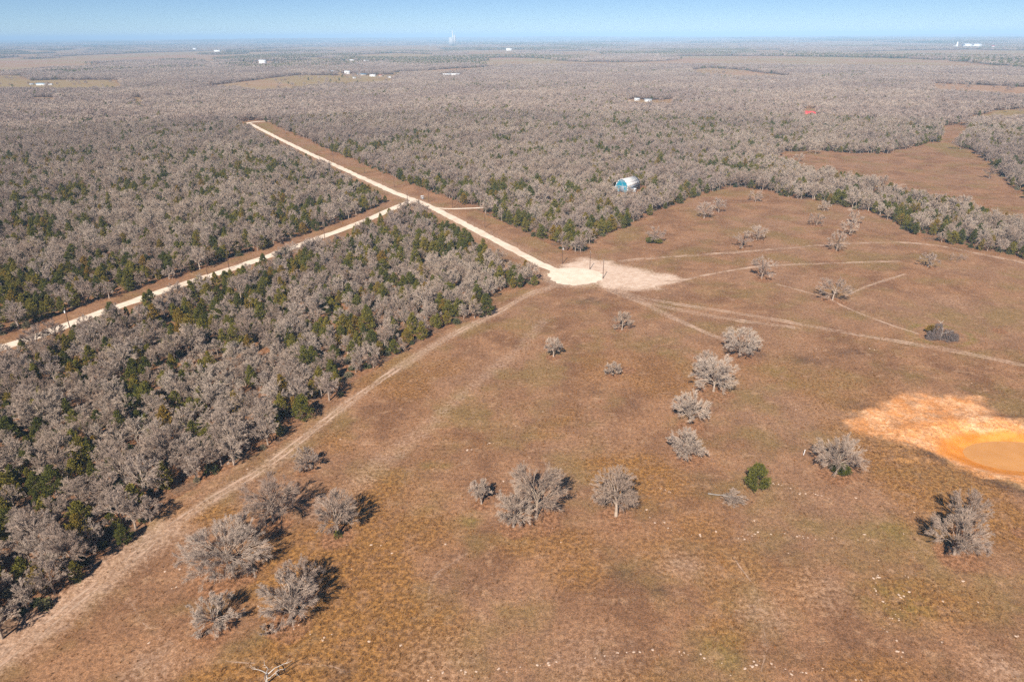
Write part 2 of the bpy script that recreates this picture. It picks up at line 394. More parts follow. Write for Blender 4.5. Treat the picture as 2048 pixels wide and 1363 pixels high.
# ------------------------------------------------------------------ ground sheet
def axis(parts):
    a = []
    for lo, hi, st in parts: a.append(np.arange(lo, hi, st))
    return np.concatenate(a)
def geo(lo, hi, st, g):
    out = []; v = lo
    while v < hi: out.append(v); v += st; st *= g
    out.append(hi); return np.array(out)
xr = geo(205, 40000, 1.6, 1.035); xl = -geo(125, 40000, 1.6, 1.035)[::-1]
gx = np.concatenate([xl, np.arange(-124.2, 204.2, 1.1), xr])
yf = geo(335, 46000, 1.2, 1.018); yb = 68 - geo(1.0, 600, 3, 1.4)[::-1]
gy = np.concatenate([yb, np.arange(68, 334.2, 1.1), yf])
GX, GY = np.meshgrid(gx, gy)
GXf, GYf = GX.ravel(), GY.ravel()
GZ = height(GXf, GYf)
nx, ny = len(gx), len(gy)
ii = (np.arange(ny - 1)[:, None] * nx + np.arange(nx - 1)[None]).ravel()
quads = np.stack([ii, ii + 1, ii + nx + 1, ii + nx], 1)
ground = link('ground', mesh_np('ground', np.stack([GXf, GYf, GZ], 1), quads, [M['ground']], smooth_=True))
struct(ground, label='brown winter pasture and wooded plain reaching to the horizon')

rr = np.hypot(GXf, GYf)
isopen = open_mask(GXf, GYf)
main_field = inpoly(GXf, GYf, FIELD)
near = (GXf > -130) & (GXf < 320) & (GYf > 60) & (GYf < 560)
xn, yn = GXf[near], GYf[near]
sand = np.zeros(len(GXf)); litter = np.where(isopen, 0.0, 1.0); clay = np.zeros(len(GXf)); green = np.zeros(len(GXf))
dark = np.zeros(len(GXf)); tall = np.zeros(len(GXf)); farm = np.where(isopen, sstep(800, 1500, rr), 0.0); woodm = np.where(~isopen, sstep(2200, 6000, rr), 0.0)

for P in GREENISH: green = np.maximum(green, .9 * inpoly(GXf, GYf, P))
TRK = {}   # name: (px points, soft width, strength, rut offsets, rut half width)
TRK['edge'] = ([(-40, 1352), (0, 1322), (60, 1276), (150, 1205), (230, 1143), (330, 1062), (430, 994), (520, 940), (600, 880), (700, 803), (800, 733), (900, 672), (1000, 621), (1060, 587), (1112, 570)], 3.2, .38, (-.9, .9), .26)
TRK['sand_right'] = ([(1330, 562), (1370, 559), (1420, 548), (1500, 535), (1560, 530), (1700, 525), (1800, 522)], 1.6, .36, (-.5, .5), .35)
TRK['upper'] = ([(1240, 522), (1330, 514), (1450, 506), (1560, 497), (1690, 487), (1800, 485), (1880, 492), (1960, 508), (2048, 525), (2200, 560)], 2.0, .3, (-.8, .8), .5)
TRK['lower'] = ([(1215, 574), (1300, 598), (1400, 615), (1500, 630), (1600, 648), (1700, 666), (1800, 683), (1900, 700), (2048, 730), (2300, 785)], 2.2, .34, (-.9, .9), .3)
TRK['lower_second'] = ([(1225, 580), (1300, 606), (1400, 627), (1480, 641), (1590, 655)], 2.6, .32, (-.8, .8), .3)
TRK['short'] = ([(1215, 580), (1290, 608), (1350, 637), (1420, 668), (1452, 680)], 2.2, .36, (-.6, .6), .3)
TRK['cross'] = ([(1555, 568), (1650, 595), (1700, 618), (1770, 645), (1838, 668)], 1.0, .4, (0,), .3)
TRK['cross_second'] = ([(1690, 592), (1740, 570), (1810, 548)], 1.0, .45, (0,), .35)
TRK['foot_right'] = ([(1462, 1110), (1490, 1145), (1512, 1178), (1518, 1215), (1528, 1260), (1531, 1300), (1520, 1350)], .7, .25, (0,), .08)
TRK['foot_left'] = ([(255, 1195), (275, 1230), (310, 1263), (390, 1308), (480, 1325), (560, 1325), (650, 1330), (710, 1348)], .7, .25, (0,), .09)
TRK['foot_mid'] = ([(935, 1106), (900, 1128), (872, 1150), (860, 1178), (855, 1212), (885, 1212)], .7, .25, (0,), .08)
TRK['faint'] = ([(640, 1030), (820, 880), (930, 785), (1040, 695), (1090, 640)], 4.0, .27, (), .2)
TRK['gap'] = ([(1700, 420), (1748, 395), (1770, 383), (1810, 368)], 2.0, .6, (-.8, .8), .6)
def track_ribbon(name, P, offs, hw, strength):
    parts = []; worn = []
    for k, o in enumerate(offs):
        n = len(P); d = np.gradient(P, axis=0); d /= np.linalg.norm(d, axis=1)[:, None] + 1e-9
        nrm = np.stack([-d[:, 1], d[:, 0]], 1)
        wob = (vnoise(P[:, 0], P[:, 1], 4, 50 + k) - .5) * .5
        w = hw * (.6 + .9 * vnoise(P[:, 0], P[:, 1], 2.2, 60 + k))
        c = P + nrm * (o + wob)[:, None]
        rows = []; wr = []
        for s_, ww in ((-2.6, -.2), (-1, .42), (0, .62), (1, .42), (2.6, -.2)):
            q = c + nrm * (s_ * w)[:, None]; rows.append(np.column_stack([q, height(q[:, 0], q[:, 1]) + .02 + .006 * k])); wr.append(np.full(n, ww * min(1, strength / .34) if ww > 0 else ww))
        V = np.stack(rows, 1).reshape(-1, 3); i = (np.arange(n - 1)[:, None] * 5 + np.arange(4)[None]).ravel()
        parts.append((V, np.stack([i, i + 5, i + 6, i + 1], 1))); worn.append(np.stack(wr, 1).ravel())
    V, T = cat_parts(parts)
    me = mesh_np(name, V, T, [M['rut']]); a = me.attributes.new('worn', 'FLOAT', 'POINT'); a.data.foreach_set('value', np.concatenate(worn).astype(np.float32))
    return struct(link(name, me), label='pale worn wheel ruts and footpaths crossing the pasture')
for key, (px, wd, st, offs, hw) in TRK.items():
    P = smooth(W(px), .9)
    d, _ = dseg(xn, yn, P[::3])
    widen = wd * (0.5 + 1.0 * vnoise(xn, yn, 14, 77))
    sand[near] = np.maximum(sand[near], st * (1 - sstep(.25, 1.0, d / (widen * 1.25))))
    if offs: track_ribbon('dirt_track', P, offs, hw, st)
# broad trampled sand: along the wood at lower left, and round the turning circle
d, _ = dseg(xn, yn, W([(0, 1310), (150, 1198), (260, 1110), (330, 1060)]))
sand[near] = np.maximum(sand[near], .42 * (1 - sstep(1.5, 9.5, d)))
SPREAD = W([(1120, 527), (1180, 514), (1225, 521), (1238, 533), (1264, 529), (1290, 543), (1345, 552), (1375, 560), (1320, 572), (1270, 577), (1215, 577), (1180, 563), (1150, 545)])
sand[near] = np.maximum(sand[near], softpoly(xn, yn, SPREAD, 4.0, 6) * (.82 + .5 * fbm(xn, yn, 11, 6)))
dc = np.hypot(xn - CUL[0], yn - CUL[1])
sand[near] = np.maximum(sand[near], .45 * (1 - sstep(13, 21, dc)))
d, s_ = dseg(xn, yn, smooth(ROAD_MAIN, 10)); sand[near] = np.maximum(sand[near], .3 * (1 - sstep(5, 9, d)))
for (px, rad, am) in [((1365, 1130), 9, .3), ((1640, 1180), 12, .26), ((1530, 1230), 10, .28), ((2000, 1340), 10, .3), ((870, 1330), 14, .25), ((1200, 1330), 16, .22), ((1120, 480), 8, .2), ((1200, 860), 14, .12), ((1600, 985), 10, .1), ((1890, 600), 20, .18), ((300, 1330), 10, .3)]:  # pale patches; the first paints the antisolar glow into the sand mask
    p = at(*px); d = np.hypot(xn - p[0], (yn - p[1])); sand[near] = np.maximum(sand[near], am * (1 - sstep(.1, 1, d / rad)))
# clay bank of the pond
CLAY = W([(1672, 845), (1740, 806), (1785, 788), (1850, 783), (1935, 789), (1975, 806), (1990, 832), (2048, 848), (2300, 880), (2300, 1080), (2120, 1010), (2048, 980), (1955, 952), (1870, 914), (1790, 880), (1730, 860)])
incs = softpoly(xn, yn, CLAY, 2.6, 14); inc = incs > .4
q = np.hypot((xn - POND_C[0]) / POND_C[2], (yn - POND_C[1]) / POND_C[3]) + .16 * (vnoise(xn, yn, 5, 16) - .5)
clay[near] = incs * (.5 + .32 * fbm(xn, yn, 8, 17)); clay[near] = np.maximum(clay[near], np.where(q < 2.0, 1 - .5 * sstep(1.08, 1.75, q), 0) * np.maximum(incs, q < 1.35))
rim = dseg(xn, yn, W([(1690, 845), (1760, 862), (1850, 900), (1930, 940), (2048, 985)]))[0]
dark[near] = np.maximum(dark[near], .8 * (1 - sstep(.5, 3.5, rim)) * (vnoise(xn, yn, 4, 18) > .35) * (~inc))
for (px, rx, ry) in [((1700, 705), 9, 6), ((1715, 810), 7, 4), ((1880, 665), 7, 5), ((1500, 705), 8, 8), ((1620, 720), 10, 5), ((1180, 600), 10, 7), ((1100, 560), 5, 6), ((680, 1345), 4, 3), ((1330, 1180), 4, 2), ((1240, 1150), 4, 3)]:
    p = at(*px); d = np.hypot((xn - p[0]) / rx, (yn - p[1]) / ry); dark[near] = np.maximum(dark[near], .55 * (1 - sstep(.2, 1.1, d)))
for (px, rx, ry) in [((1525, 566), 9, 6), ((1300, 632), 6, 5), ((1410, 990), 4, 3), ((1395, 885), 5, 4), ((870, 930), 7, 3), ((1560, 745), 5, 10), ((1330, 705), 4, 6), ((1770, 1060), 8, 6), ((1450, 1300), 6, 5), ((940, 1040), 4, 5), ((1780, 1200), 10, 10), ((1690, 503), 12, 6)]:
    p = at(*px); d = np.hypot((xn - p[0]) / rx, (yn - p[1]) / ry); green[near] = np.maximum(green[near], .62 * (1 - sstep(.1, 1.15, d)))
vt = at(1880, 669); q2 = np.hypot((xn - vt[0]) / 10.5, (yn - vt[1]) / 9.5); green[near] = np.maximum(green[near], .8 * np.exp(-((q2 - 1) / .14) ** 2))
for (px, r_) in [((545, 1262), 2.2), ((2040, 1065), 3), ((1255, 740), 4), ((1010, 980), 2), ((2000, 662), 4), ((1200, 802), 1.6), ((560, 1240), 2.0), ((1370, 920), 3)]:
    p = at(*px); d = np.hypot(xn - p[0], yn - p[1]); litter[near] = np.maximum(litter[near], 0.9 * (1 - sstep(.3, 1.1, d / r_)))
# russet tall grass belts in the near pasture
tallsel = main_field & (rr < 330)
tz = fbm(GXf, GYf, 34, 40); tnear = 1 - sstep(150, 260, rr)
tall[tallsel] = (sstep(.54, .70, tz) * tnear)[tallsel]
for (px, rx, ry, am) in [((620, 1100), 22, 12, .8), ((830, 1060), 14, 10, .8), ((1100, 1085), 16, 7, .8), ((1150, 1140), 10, 7, .8), ((1600, 1170), 8, 8, .7), ((1850, 1200), 16, 9, .8), ((1750, 1340), 12, 5, .7), ((1450, 1260), 7, 6, .7), ((420, 1030), 14, 6, .9), ((760, 980), 20, 8, .5)]:
    p = at(*px); d = np.hypot((xn - p[0]) / rx, (yn - p[1]) / ry); tall[near] = np.maximum(tall[near], am * (1 - sstep(.3, 1.1, d)))
tall *= np.clip(1 - 1.6 * sand, 0, 1)

# ------------------------------------------------------------------ trees: batch branch growing
def unit(v): return v / (np.linalg.norm(v, axis=-1, keepdims=True) + 1e-9)
def grow(rng, st, di, ln, K, jit, trop):
    P = [st]; d = di
    for k in range(K - 1):
        P.append(P[-1] + d * (ln / (K - 1))[:, None])
        d = unit(d + jit * rng.normal(size=d.shape) + np.array([0, 0, trop]))
    return np.stack(P, 1)
def tubes(P, r0, r1, sides):
    N, K, _ = P.shape
    tan = unit(np.gradient(P, axis=1))
    ref = np.where(np.abs(tan[..., 2:3]) > .9, np.array([1.0, 0, 0]), np.array([0, 0, 1.0]))
    u = unit(np.cross(tan, ref)); v = np.cross(tan, u)
    a = np.arange(sides) * 2 * math.pi / sides
    R = r0[:, None] + (r1 - r0)[:, None] * np.linspace(0, 1, K)[None] ** .8
    V = P[:, :, None] + R[..., None, None] * (u[:, :, None] * np.cos(a)[None, None, :, None] + v[:, :, None] * np.sin(a)[None, None, :, None])
    idx = np.arange(N * K * sides).reshape(N, K, sides)
    A = idx[:, :-1]; B = np.roll(A, -1, 2); C = idx[:, 1:]; D = np.roll(C, -1, 2)
    T = np.concatenate([np.stack([A, B, D], -1).reshape(-1, 3), np.stack([A, D, C], -1).reshape(-1, 3)])
    return V.reshape(-1, 3), T
def blades(rng, st, di, ln, w):
    side = unit(np.cross(di, rng.normal(size=di.shape)))
    bend = rng.normal(size=di.shape) * .12
    mid = st + di * (ln * .55)[:, None]; tip = st + unit(di + bend) * ln[:, None]
    sw = side * w[:, None]
    V = np.stack([st - sw, st + sw, mid + sw * .8, mid - sw * .8, tip], 1).reshape(-1, 3)
    n = len(st); b = (np.arange(n) * 5)[:, None]
    T = np.concatenate([b + np.array([[0, 1, 2]]), b + np.array([[0, 2, 3]]), b + np.array([[3, 2, 4]])])
    return V, T
def kids(rng, P, ln, n, tmin, spread, f0, f1, cen, rad, outw):
    N, K, _ = P.shape
    t = tmin + (1 - tmin) * rng.random((N, n)) ** .8
    t[:, 0] = .97
    s = t * (K - 1); i = np.minimum(s.astype(int), K - 2); fr = (s - i)[..., None]
    r = np.arange(N)[:, None]
    st = (P[r, i] * (1 - fr) + P[r, i + 1] * fr).reshape(-1, 3)
    tan = unit(P[r, i + 1] - P[r, i]).reshape(-1, 3)
    out = unit((st - cen) / rad)
    d = unit(tan + spread * unit(rng.normal(size=tan.shape)) + outw * out)
    L = (ln[:, None] * (f0 + (f1 - f0) * rng.random((N, n))) * (1.12 - .45 * t)).reshape(-1)
    q = np.linalg.norm((st + d * L[:, None] - cen) / rad, axis=1)
    L = np.where(q > 1.06, L * np.clip(1.06 / q, .45, 1) ** 1.5, L)
    return st, d, L
def oak(seed, R, H, fork=.25, limbs=9, n1=7, n2=6, n3=8, elo=-8, thick=1.0, lean=0.0, tw=.022, gnarl=.16):
    rng = np.random.default_rng(seed)
    zc = H * (.5 + .12 * fork); rad = np.array([R, R * rng.uniform(.88, 1.05), H - zc]); cen = np.array([lean * H, 0, zc])
    fk = H * fork
    tr = .026 * H * thick + .05
    TP = grow(rng, np.array([[0, 0, -.15]]), unit(np.array([[lean * .8, .0, 1.0]])), np.array([fk + .15 + H * .18]), 6, .06, .1)
    tv = [tubes(TP, np.array([tr * 1.25]), np.array([tr * .55]), 7)]
    az = np.arange(limbs) * 2.399 + rng.uniform(0, 6.28) + rng.normal(0, .25, limbs)
    u = (np.arange(limbs) + .5) / limbs
    s0 = math.sin(math.radians(elo)); el = np.arcsin(np.clip(s0 + (.985 - s0) * u, -1, 1)) + rng.normal(0, .1, limbs)
    tgt = cen + rad * np.stack([np.cos(el) * np.cos(az), np.cos(el) * np.sin(az), np.sin(el)], 1) * rng.uniform(.72, 1.0, (limbs, 1))
    tgt[:, 2] = np.maximum(tgt[:, 2], .09 * H)
    tt = np.clip(.55 + .45 * u + rng.normal(0, .08, limbs), .45, 1); s = tt * 5; i = np.minimum(s.astype(int), 4); fr = (s - i)[:, None]
    st = TP[0][i] * (1 - fr) + TP[0][i + 1] * fr
    dv = tgt - st; L = np.linalg.norm(dv, axis=1)
    d0 = unit(unit(dv) + np.array([0, 0, .28]))
    LP = grow(rng, st, d0, L * .92, 6, gnarl, -.07)
    lr = 1.15 / math.sqrt(limbs); tv.append(tubes(LP, np.full(limbs, tr * (.12 + lr)), np.full(limbs, tr * .1), 5))
    s1, d1, L1 = kids(rng, LP, L, n1, .22, .75, .34, .6, cen, rad, .35)
    P1 = grow(rng, s1, d1, L1, 5, gnarl, .03)
    cv = [tubes(P1, np.full(len(L1), tr * .2), np.full(len(L1), tr * .07), 4)]
    s2, d2, L2 = kids(rng, P1, L1, n2, .2, .8, .35, .62, cen, rad, .4)
    P2 = grow(rng, s2, d2, L2, 3, gnarl, .03)
    cv.append(blades(rng, s2, unit(P2[:, 2] - s2), np.linalg.norm(P2[:, 2] - s2, axis=1), np.full(len(L2), tr * .07 + .012)))
    s3, d3, L3 = kids(rng, P2, L2, n3, .05, 1.05, .55, 1.05, cen, rad, .55)
    L3 = np.clip(L3, .3, 1.25)
    cv.append(blades(rng, s3, d3, L3, np.full(len(L3), tw)))
    return cat_parts(tv), cat_parts(cv)
def cedar(seed, R, H, n=95, m=30, leaf=.2):
    rng = np.random.default_rng(seed)
    t = rng.random(n) ** .9
    prof = np.where(t < .22, .55 + 2.0 * t, 1.0 - ((t - .22) / .78) ** 1.4 * .94) * rng.uniform(.75, 1.12, n)
    az = np.arange(n) * 2.399 + rng.normal(0, .3, n)
    lob = 1 + .16 * np.sin(az * 2 + rng.uniform(0, 6)) + .1 * np.sin(az * 3 + rng.uniform(0, 6))
    r = R * prof * lob
    st = np.stack([0 * t, 0 * t, H * t * .9 + .1], 1)
    tip = np.stack([np.cos(az) * r, np.sin(az) * r, H * (t * .86 + .05) + .28 * r], 1)
    tip[:, 2] = np.minimum(tip[:, 2], H)
    k = .35 + .7 * rng.random((n, m)) ** .6
    c = st[:, None] + (tip - st)[:, None] * k[..., None] + rng.normal(0, .16 * R / 2, (n, m, 3)) * np.array([1, 1, .8])
    c = c.reshape(-1, 3); c[:, 2] = np.maximum(c[:, 2], .1); N = len(c)
    out = unit(c - np.array([0, 0, H * .4]))
    d = unit(out + .8 * rng.normal(size=c.shape) + np.array([0, 0, .5])); sd = unit(np.cross(d, rng.normal(size=c.shape)))
    a = leaf * rng.uniform(.7, 1.4, N)[:, None]
    V = np.stack([c - sd * a * .5, c + sd * a * .5, c + d * a * 1.7], 1).reshape(-1, 3); T = np.arange(N * 3).reshape(-1, 3)
    trunk = tubes(np.array([[[0, 0, -.1], [.03, .02, H * .3], [0, .04, H * .85]]]), np.array([.05 * R + .06]), np.array([.03]), 6)
    return trunk, (V, T)
def bush(seed, R, H, n=420, leaf=.13):
    rng = np.random.default_rng(seed); d = unit(rng.normal(size=(n, 3)) + np.array([0, 0, .5])); d[:, 2] = np.abs(d[:, 2])
    rr_ = rng.random(n) ** .35 * rng.uniform(.8, 1.1, n)
    c = d * np.array([R, R, H]) * rr_[:, None]; f = unit(d + rng.normal(0, .7, (n, 3))); sd = unit(np.cross(f, rng.normal(size=(n, 3))))
    a = leaf * rng.uniform(.6, 1.5, n)[:, None]
    return np.stack([c - sd * a, c + sd * a, c + f * a * 2.4], 1).reshape(-1, 3), np.arange(n * 3).reshape(-1, 3)
def far_oak(seed, R, H, n=230, w=.16):
    rng = np.random.default_rng(seed)
    d = unit(rng.normal(size=(n, 3)) + np.array([0, 0, .55])); d[:, 2] = np.maximum(d[:, 2], -.25)
    cen = np.array([0, 0, H * .52]); q = (.35 + .5 * rng.random(n))[:, None]
    lump = 1 + .22 * np.sin(d[:, :1] * 5 + seed) * np.sin(d[:, 1:2] * 5 + 2 * seed)
    st = cen + d * np.array([R, R, H * .46]) * q * lump
    dd = unit(d + .55 * rng.normal(size=d.shape))
    V, T = blades(rng, st, dd, R * rng.uniform(.25, .5, n), np.full(n, w))
    tr = tubes(np.array([[[0, 0, 0], [0, 0, H * .45]]]), np.array([.2]), np.array([.12]), 3)
    return tr, (V, T)
def tree_root(name, trunk_me, crown_me, x, y, rz, sc, label, cat, group=None, z=None):
    e = bpy.data.objects.new(name, None); COL.objects.link(e); e.empty_display_size = .5
    e.location = (x, y, float(height(x, y)) if z is None else z); e.rotation_euler = (0, 0, rz); e.scale = (sc, sc, sc)
    tag(e, label, cat, group)
    link('trunk', trunk_me, e); link('crown', crown_me, e)
    return e

# ---- the single trees of the pasture (base px, base py, crown width px, crown top py, fork, label)
FT = [
 (456, 1135, 165, 1046, .16, 'widest bare oak with a dense low grey dome beside the wheel track'),
 (548, 1042, 108, 946, .2, 'tall rounded bare oak between the wide dome oak and the wheel track, long shadow'),
 (613, 937, 56, 895, .18, 'small low bare oak at the edge of the wheel track along the wood'),
 (677, 1066, 92, 980, .2, 'bare grey oak with a small green yucca-like shrub at its foot'),
 (583, 1240, 112, 1150, .14, 'spreading bare oak with long low limbs over orange bare soil'),
 (606, 1182, 84, 1116, .18, 'bare oak crowding behind the spreading oak on orange soil'),
 (432, 1253, 96, 1193, .12, 'low purplish bare oak alone in brown grass below the wide dome oak'),
 (963, 1007, 46, 960, .32, 'slender young bare oak with clear trunk beside two larger oaks'),
 (1027, 1053, 74, 980, .14, 'leaning shaggy bare oak in front of a broad round oak'),
 (1072, 1034, 122, 932, .22, 'broad round bare oak with thick trunk flanked by two smaller oaks'),
 (1232, 1031, 94, 932, .24, 'upright bare oak with forked grey trunk standing alone on russet grass'),
 (1372, 914, 84, 855, .12, 'low shaggy bare oak with greenish skirt below a round bushy oak'),
 (1380, 845, 70, 780, .14, 'round bushy bare oak directly behind a low shaggy oak'),
 (1427, 782, 92, 706, .14, 'largest bare oak of the loose row running from the sand track'),
 (1408, 752, 52, 700, .18, 'smaller oak half hidden behind the largest oak of the row'),
 (1479, 712, 76, 652, .16, 'bushy bare oak at the end of the row beside the short sand track'),
 (1226, 750, 36, 723, .14, 'small ball-shaped bare oak next to a bare orange soil streak'),
 (1107, 713, 36, 674, .32, 'small pale bare oak with visible trunk facing the wood edge'),
 (1244, 660, 36, 622, .32, 'small bare oak on a thin trunk below the turning circle'),
 (1523, 557, 54, 512, .3, 'round bare oak with thick trunk standing in a ring of green grass'),
 (1665, 600, 62, 552, .3, 'tall bare oak with straight trunk where two footpaths meet'),
 (1856, 534, 36, 504, .34, 'small flat-topped bare oak beside the sandy curve of the upper track'),
 (1674, 944, 96, 868, .2, 'big bare oak with a green cedar growing under its skirt near the pond'),
 (1908, 1108, 104, 1020, .15, 'large pale bare oak with dense twigs below the clay pond'),
 (1928, 1060, 76, 976, .22, 'tall pale bare oak rising behind the dense oak below the pond'),
 (1310, 485, 42, 453, .16, 'bare oak with dark green bushes round its foot near the woods corner'),
 (1408, 437, 40, 402, .16, 'dense rounded bare oak near the far corner of the pasture'),
 (1437, 425, 27, 392, .3, 'slim bare oak just behind the dense rounded oak'),
 (1511, 403, 27, 380, .2, 'small bare oak close to the far tree line'),
 (1484, 496, 38, 463, .18, 'low bare oak of a pair in the middle of the pasture'),
 (1513, 480, 42, 446, .18, 'rounder bare oak of a pair in the middle of the pasture'),
 (1648, 422, 23, 400, .2, 'little bare oak near the tree line between the two pastures'),
 (1633, 450, 36, 425, .2, 'small spreading bare oak on orange ground'),
 (1699, 470, 36, 437, .2, 'front bare oak of a clump by the upper track'),
 (1709, 447, 30, 421, .2, 'rear bare oak of a clump by the upper track'),
 (1673, 501, 40, 461, .18, 'bare oak touching the upper sand track on a green patch'),
 (1598, 323, 25, 306, .2, 'small bare oak inside the farther pasture near its corner'),
 (1631, 308, 27, 284, .2, 'bare oak against the far woods of the farther pasture'),
 (1978, 357, 28, 331, .2, 'lone bare oak near the right-hand woods of the farther pasture'),
 (1762, 381, 28, 343, .25, 'tall bare oak in the gap between the two pastures'),
 (1728, 420, 24, 405, .15, 'low bare oak at the corner of the tree line gap'),
 (1920, 299, 34, 271, .2, 'bare oak in the green saddle behind the farther pasture'),
]
occupied = []
TREEPOS = []
for i, (px, py, wpx, top, fork, label) in enumerate(FT):
    p = at(px, py); slant = math.sqrt(p[0] ** 2 + p[1] ** 2 + CAMH ** 2); mpp = slant / math.hypot(F, math.hypot(px - CX, py - CY))
    dep = math.asin(CAMH / slant); R = wpx * mpp / 2
    h = ((py - top) * mpp - .38 * R * math.sin(dep)) / math.cos(dep)
    h = float(np.clip(h, 1.0 * R, 2.3 * R))
    big = py > 600
    tr_, cr_ = oak(100 + i, R, h, fork, (34 if R > 7.5 else 20 if R > 4.5 else 15) if big else 12, 7 if big else 6, 7 if big else 6, 15 if big else 10, -20 if fork < .22 else -6, .8 if R > 7.5 else 1.0,
                   tw=.0165 if big else .03)
    z = float(height(*p))
    e = tree_root('oak_tree', mesh_np('field_oak_trunk', *tr_, [M['bark']]), mesh_np('field_oak_crown', *cr_, [M['twig']]), p[0], p[1], 0, 1, label, 'tree', z=z)
    occupied.append((p[0], p[1], R)); TREEPOS.append((p[0], p[1], R))
for (x, y, R) in TREEPOS:
    d = np.hypot(xn - x, yn - y + R * .2); k = vnoise(xn, yn, 5, 80)
    litter[near] = np.maximum(litter[near], (.55 + .3 * k) * (1 - sstep(.5, 1.35, d / R)))
green *= np.clip(1 - litter * .5, 0, 1)

ca = np.stack([sand, litter, clay, green], 1).astype(np.float32); cb = np.stack([farm, woodm, dark, tall], 1).astype(np.float32)
for nm, arr in (('mask_a', ca), ('mask_b', cb)):
    a = ground.data.attributes.new(nm, 'FLOAT_COLOR', 'POINT'); a.data.foreach_set('color', arr.ravel())

# ------------------------------------------------------------------ roads, turning circle, water
def road(name, P, half, label, dz=.05, rough=.7):
    P = smooth(P, 3.0); n = len(P); d = unit(np.gradient(P, axis=0)); nr = np.stack([-d[:, 1], d[:, 0]], 1)
    cols = []
    for s_, o in ((-1, 1), (-.5, 0), (0, 0), (.5, 0), (1, 2)):
        j = (vnoise(P[:, 0], P[:, 1], 3.5, 90 + o) - .5) * rough * 2 if o else 0
        q_ = P + nr * (s_ * half + (j * np.sign(s_) if o else 0))[:, None] if o else P + nr * (s_ * half)
        cols.append(np.column_stack([q_, height(q_[:, 0], q_[:, 1]) + (dz + .05 * (1 - abs(s_)))]))
    V = np.stack(cols, 1).reshape(-1, 3); i = (np.arange(n - 1)[:, None] * 5 + np.arange(4)[None]).ravel()
    return struct(link(name, mesh_np(name, V, np.stack([i, i + 5, i + 6, i + 1], 1), [M['gravel']], smooth_=True)), label=label)
road('gravel_road', ROAD_MAIN, 2.7, 'wide pale gravel road running straight to the turning circle', .06)
road('gravel_road', ROAD_SIDE, 2.9, 'narrower pale gravel side road cutting between two woods', .03, .5)
road('gravel_road', DRIVE, 1.3, 'short pale driveway off the gravel road into the wood', .045, .4)
road('gravel_road', STUB, 3.0, 'pale gravel cross road at the far end of the straight road', .08, .4)
road('gravel_road', LANE, 1.6, 'distant pale lane through the grey wood', .05, .5)
a = np.linspace(0, 2 * math.pi, 73)[:-1]
rad_ = 12.5 + .6 * np.sin(a * 3 + 1) + (vnoise(np.cos(a) * 12, np.sin(a) * 12, 1.6, 3) - .5) * 1.9
ring = np.stack([CUL[0] + np.cos(a) * rad_, CUL[1] + np.sin(a) * rad_, np.full(72, .055)], 1)
ring2 = np.stack([CUL[0] + np.cos(a) * rad_ * .5, CUL[1] + np.sin(a) * rad_ * .5, np.full(72, .16)], 1)
V = np.vstack([ring, ring2, [[CUL[0], CUL[1], .2]]]); k = np.arange(72); k1 = (k + 1) % 72
T = np.concatenate([np.stack([k, k1, 72 + k1], 1), np.stack([k, 72 + k1, 72 + k], 1), np.stack([72 + k, 72 + k1, np.full(72, 144)], 1)])
struct(link('turning_circle', mesh_np('turning_circle', V, T, [M['gravel']], smooth_=True)), label='round pale gravel turning circle at the end of the road')
# the small driveway loop island at the junction is left as bare ground between the two roads
tw_ = NT('muddy_water'); nn = tw_.noise(5, 2); tw_.col(tw_.mix(tw_.mr(nn, .3, .7), (0.56, 0.255, 0.075), (0.62, 0.29, 0.09)))
tw_.b.inputs['Roughness'].default_value = .12; tw_.b.inputs['Specular IOR Level'].default_value = .25
a = np.linspace(0, 2 * math.pi, 97)[:-1]
rr2 = 1.13 + .05 * np.sin(a * 3) + .04 * np.sin(a * 5 + 1)
zc = float(height(POND_C[0], POND_C[1])) + .42
V = np.vstack([np.stack([POND_C[0] + np.cos(a) * rr2 * POND_C[2], POND_C[1] + np.sin(a) * rr2 * POND_C[3], np.full(96, zc)], 1), [[POND_C[0], POND_C[1], zc]]])
k = np.arange(96); struct(link('pond_water', mesh_np('pond_water', V, np.stack([k, (k + 1) % 96, np.full(96, 96)], 1), [tw_.m])), label='muddy orange water of the stock pond')

# ------------------------------------------------------------------ woods: variants, scattering
rng = np.random.default_rng(5)
OAK_V = []
for i in range(12):
    R = [3.0, 3.5, 4.1, 3.3, 2.7, 4.4, 3.6, 3.1, 3.9, 2.9, 3.4, 4.8][i]; H = [8.4, 9.2, 9.4, 7.8, 8.8, 9.8, 8.0, 7.4, 8.8, 9.0, 8.2, 9.0][i]
    tr_, cr_ = oak(300 + i, R, H, .26 if i % 3 else .18, 13, 7, 6, 13, -4 if i % 3 else -14, .9, lean=rng.normal(0, .04), tw=.0185)
    OAK_V.append((mesh_np('wood_oak_trunk', *tr_, [M['bark']]), mesh_np('wood_oak_crown', *cr_, [M['twig']]), (tr_, cr_), R))
CED_V = []
for i in range(7):
    R = [1.8, 2.2, 2.7, 2.0, 3.1, 1.6, 2.4][i]; H = [7.6, 8.4, 7.8, 6.6, 8.6, 6.8, 9.0][i]
    tr_, cr_ = cedar(500 + i, R, H, 100, 34, .2)
    CED_V.append((mesh_np('wood_cedar_trunk', *tr_, [M['cedarbark']]), mesh_np('wood_cedar_crown', *cr_, [M['cedar']]), (tr_, cr_), R))
def joined(name, tr_, cr_, ma, mb):
    V, T = cat_parts([tr_, cr_]); mi = np.r_[np.zeros(len(tr_[1])), np.ones(len(cr_[1]))]
    return mesh_np(name, V, T, [ma, mb], mi)
def source(name, meshes):
    c = bpy.data.collections.new(name)
    for i, me in enumerate(meshes):
        o = bpy.data.objects.new('%s_%02d' % (name, i), me); c.objects.link(o)
    return c
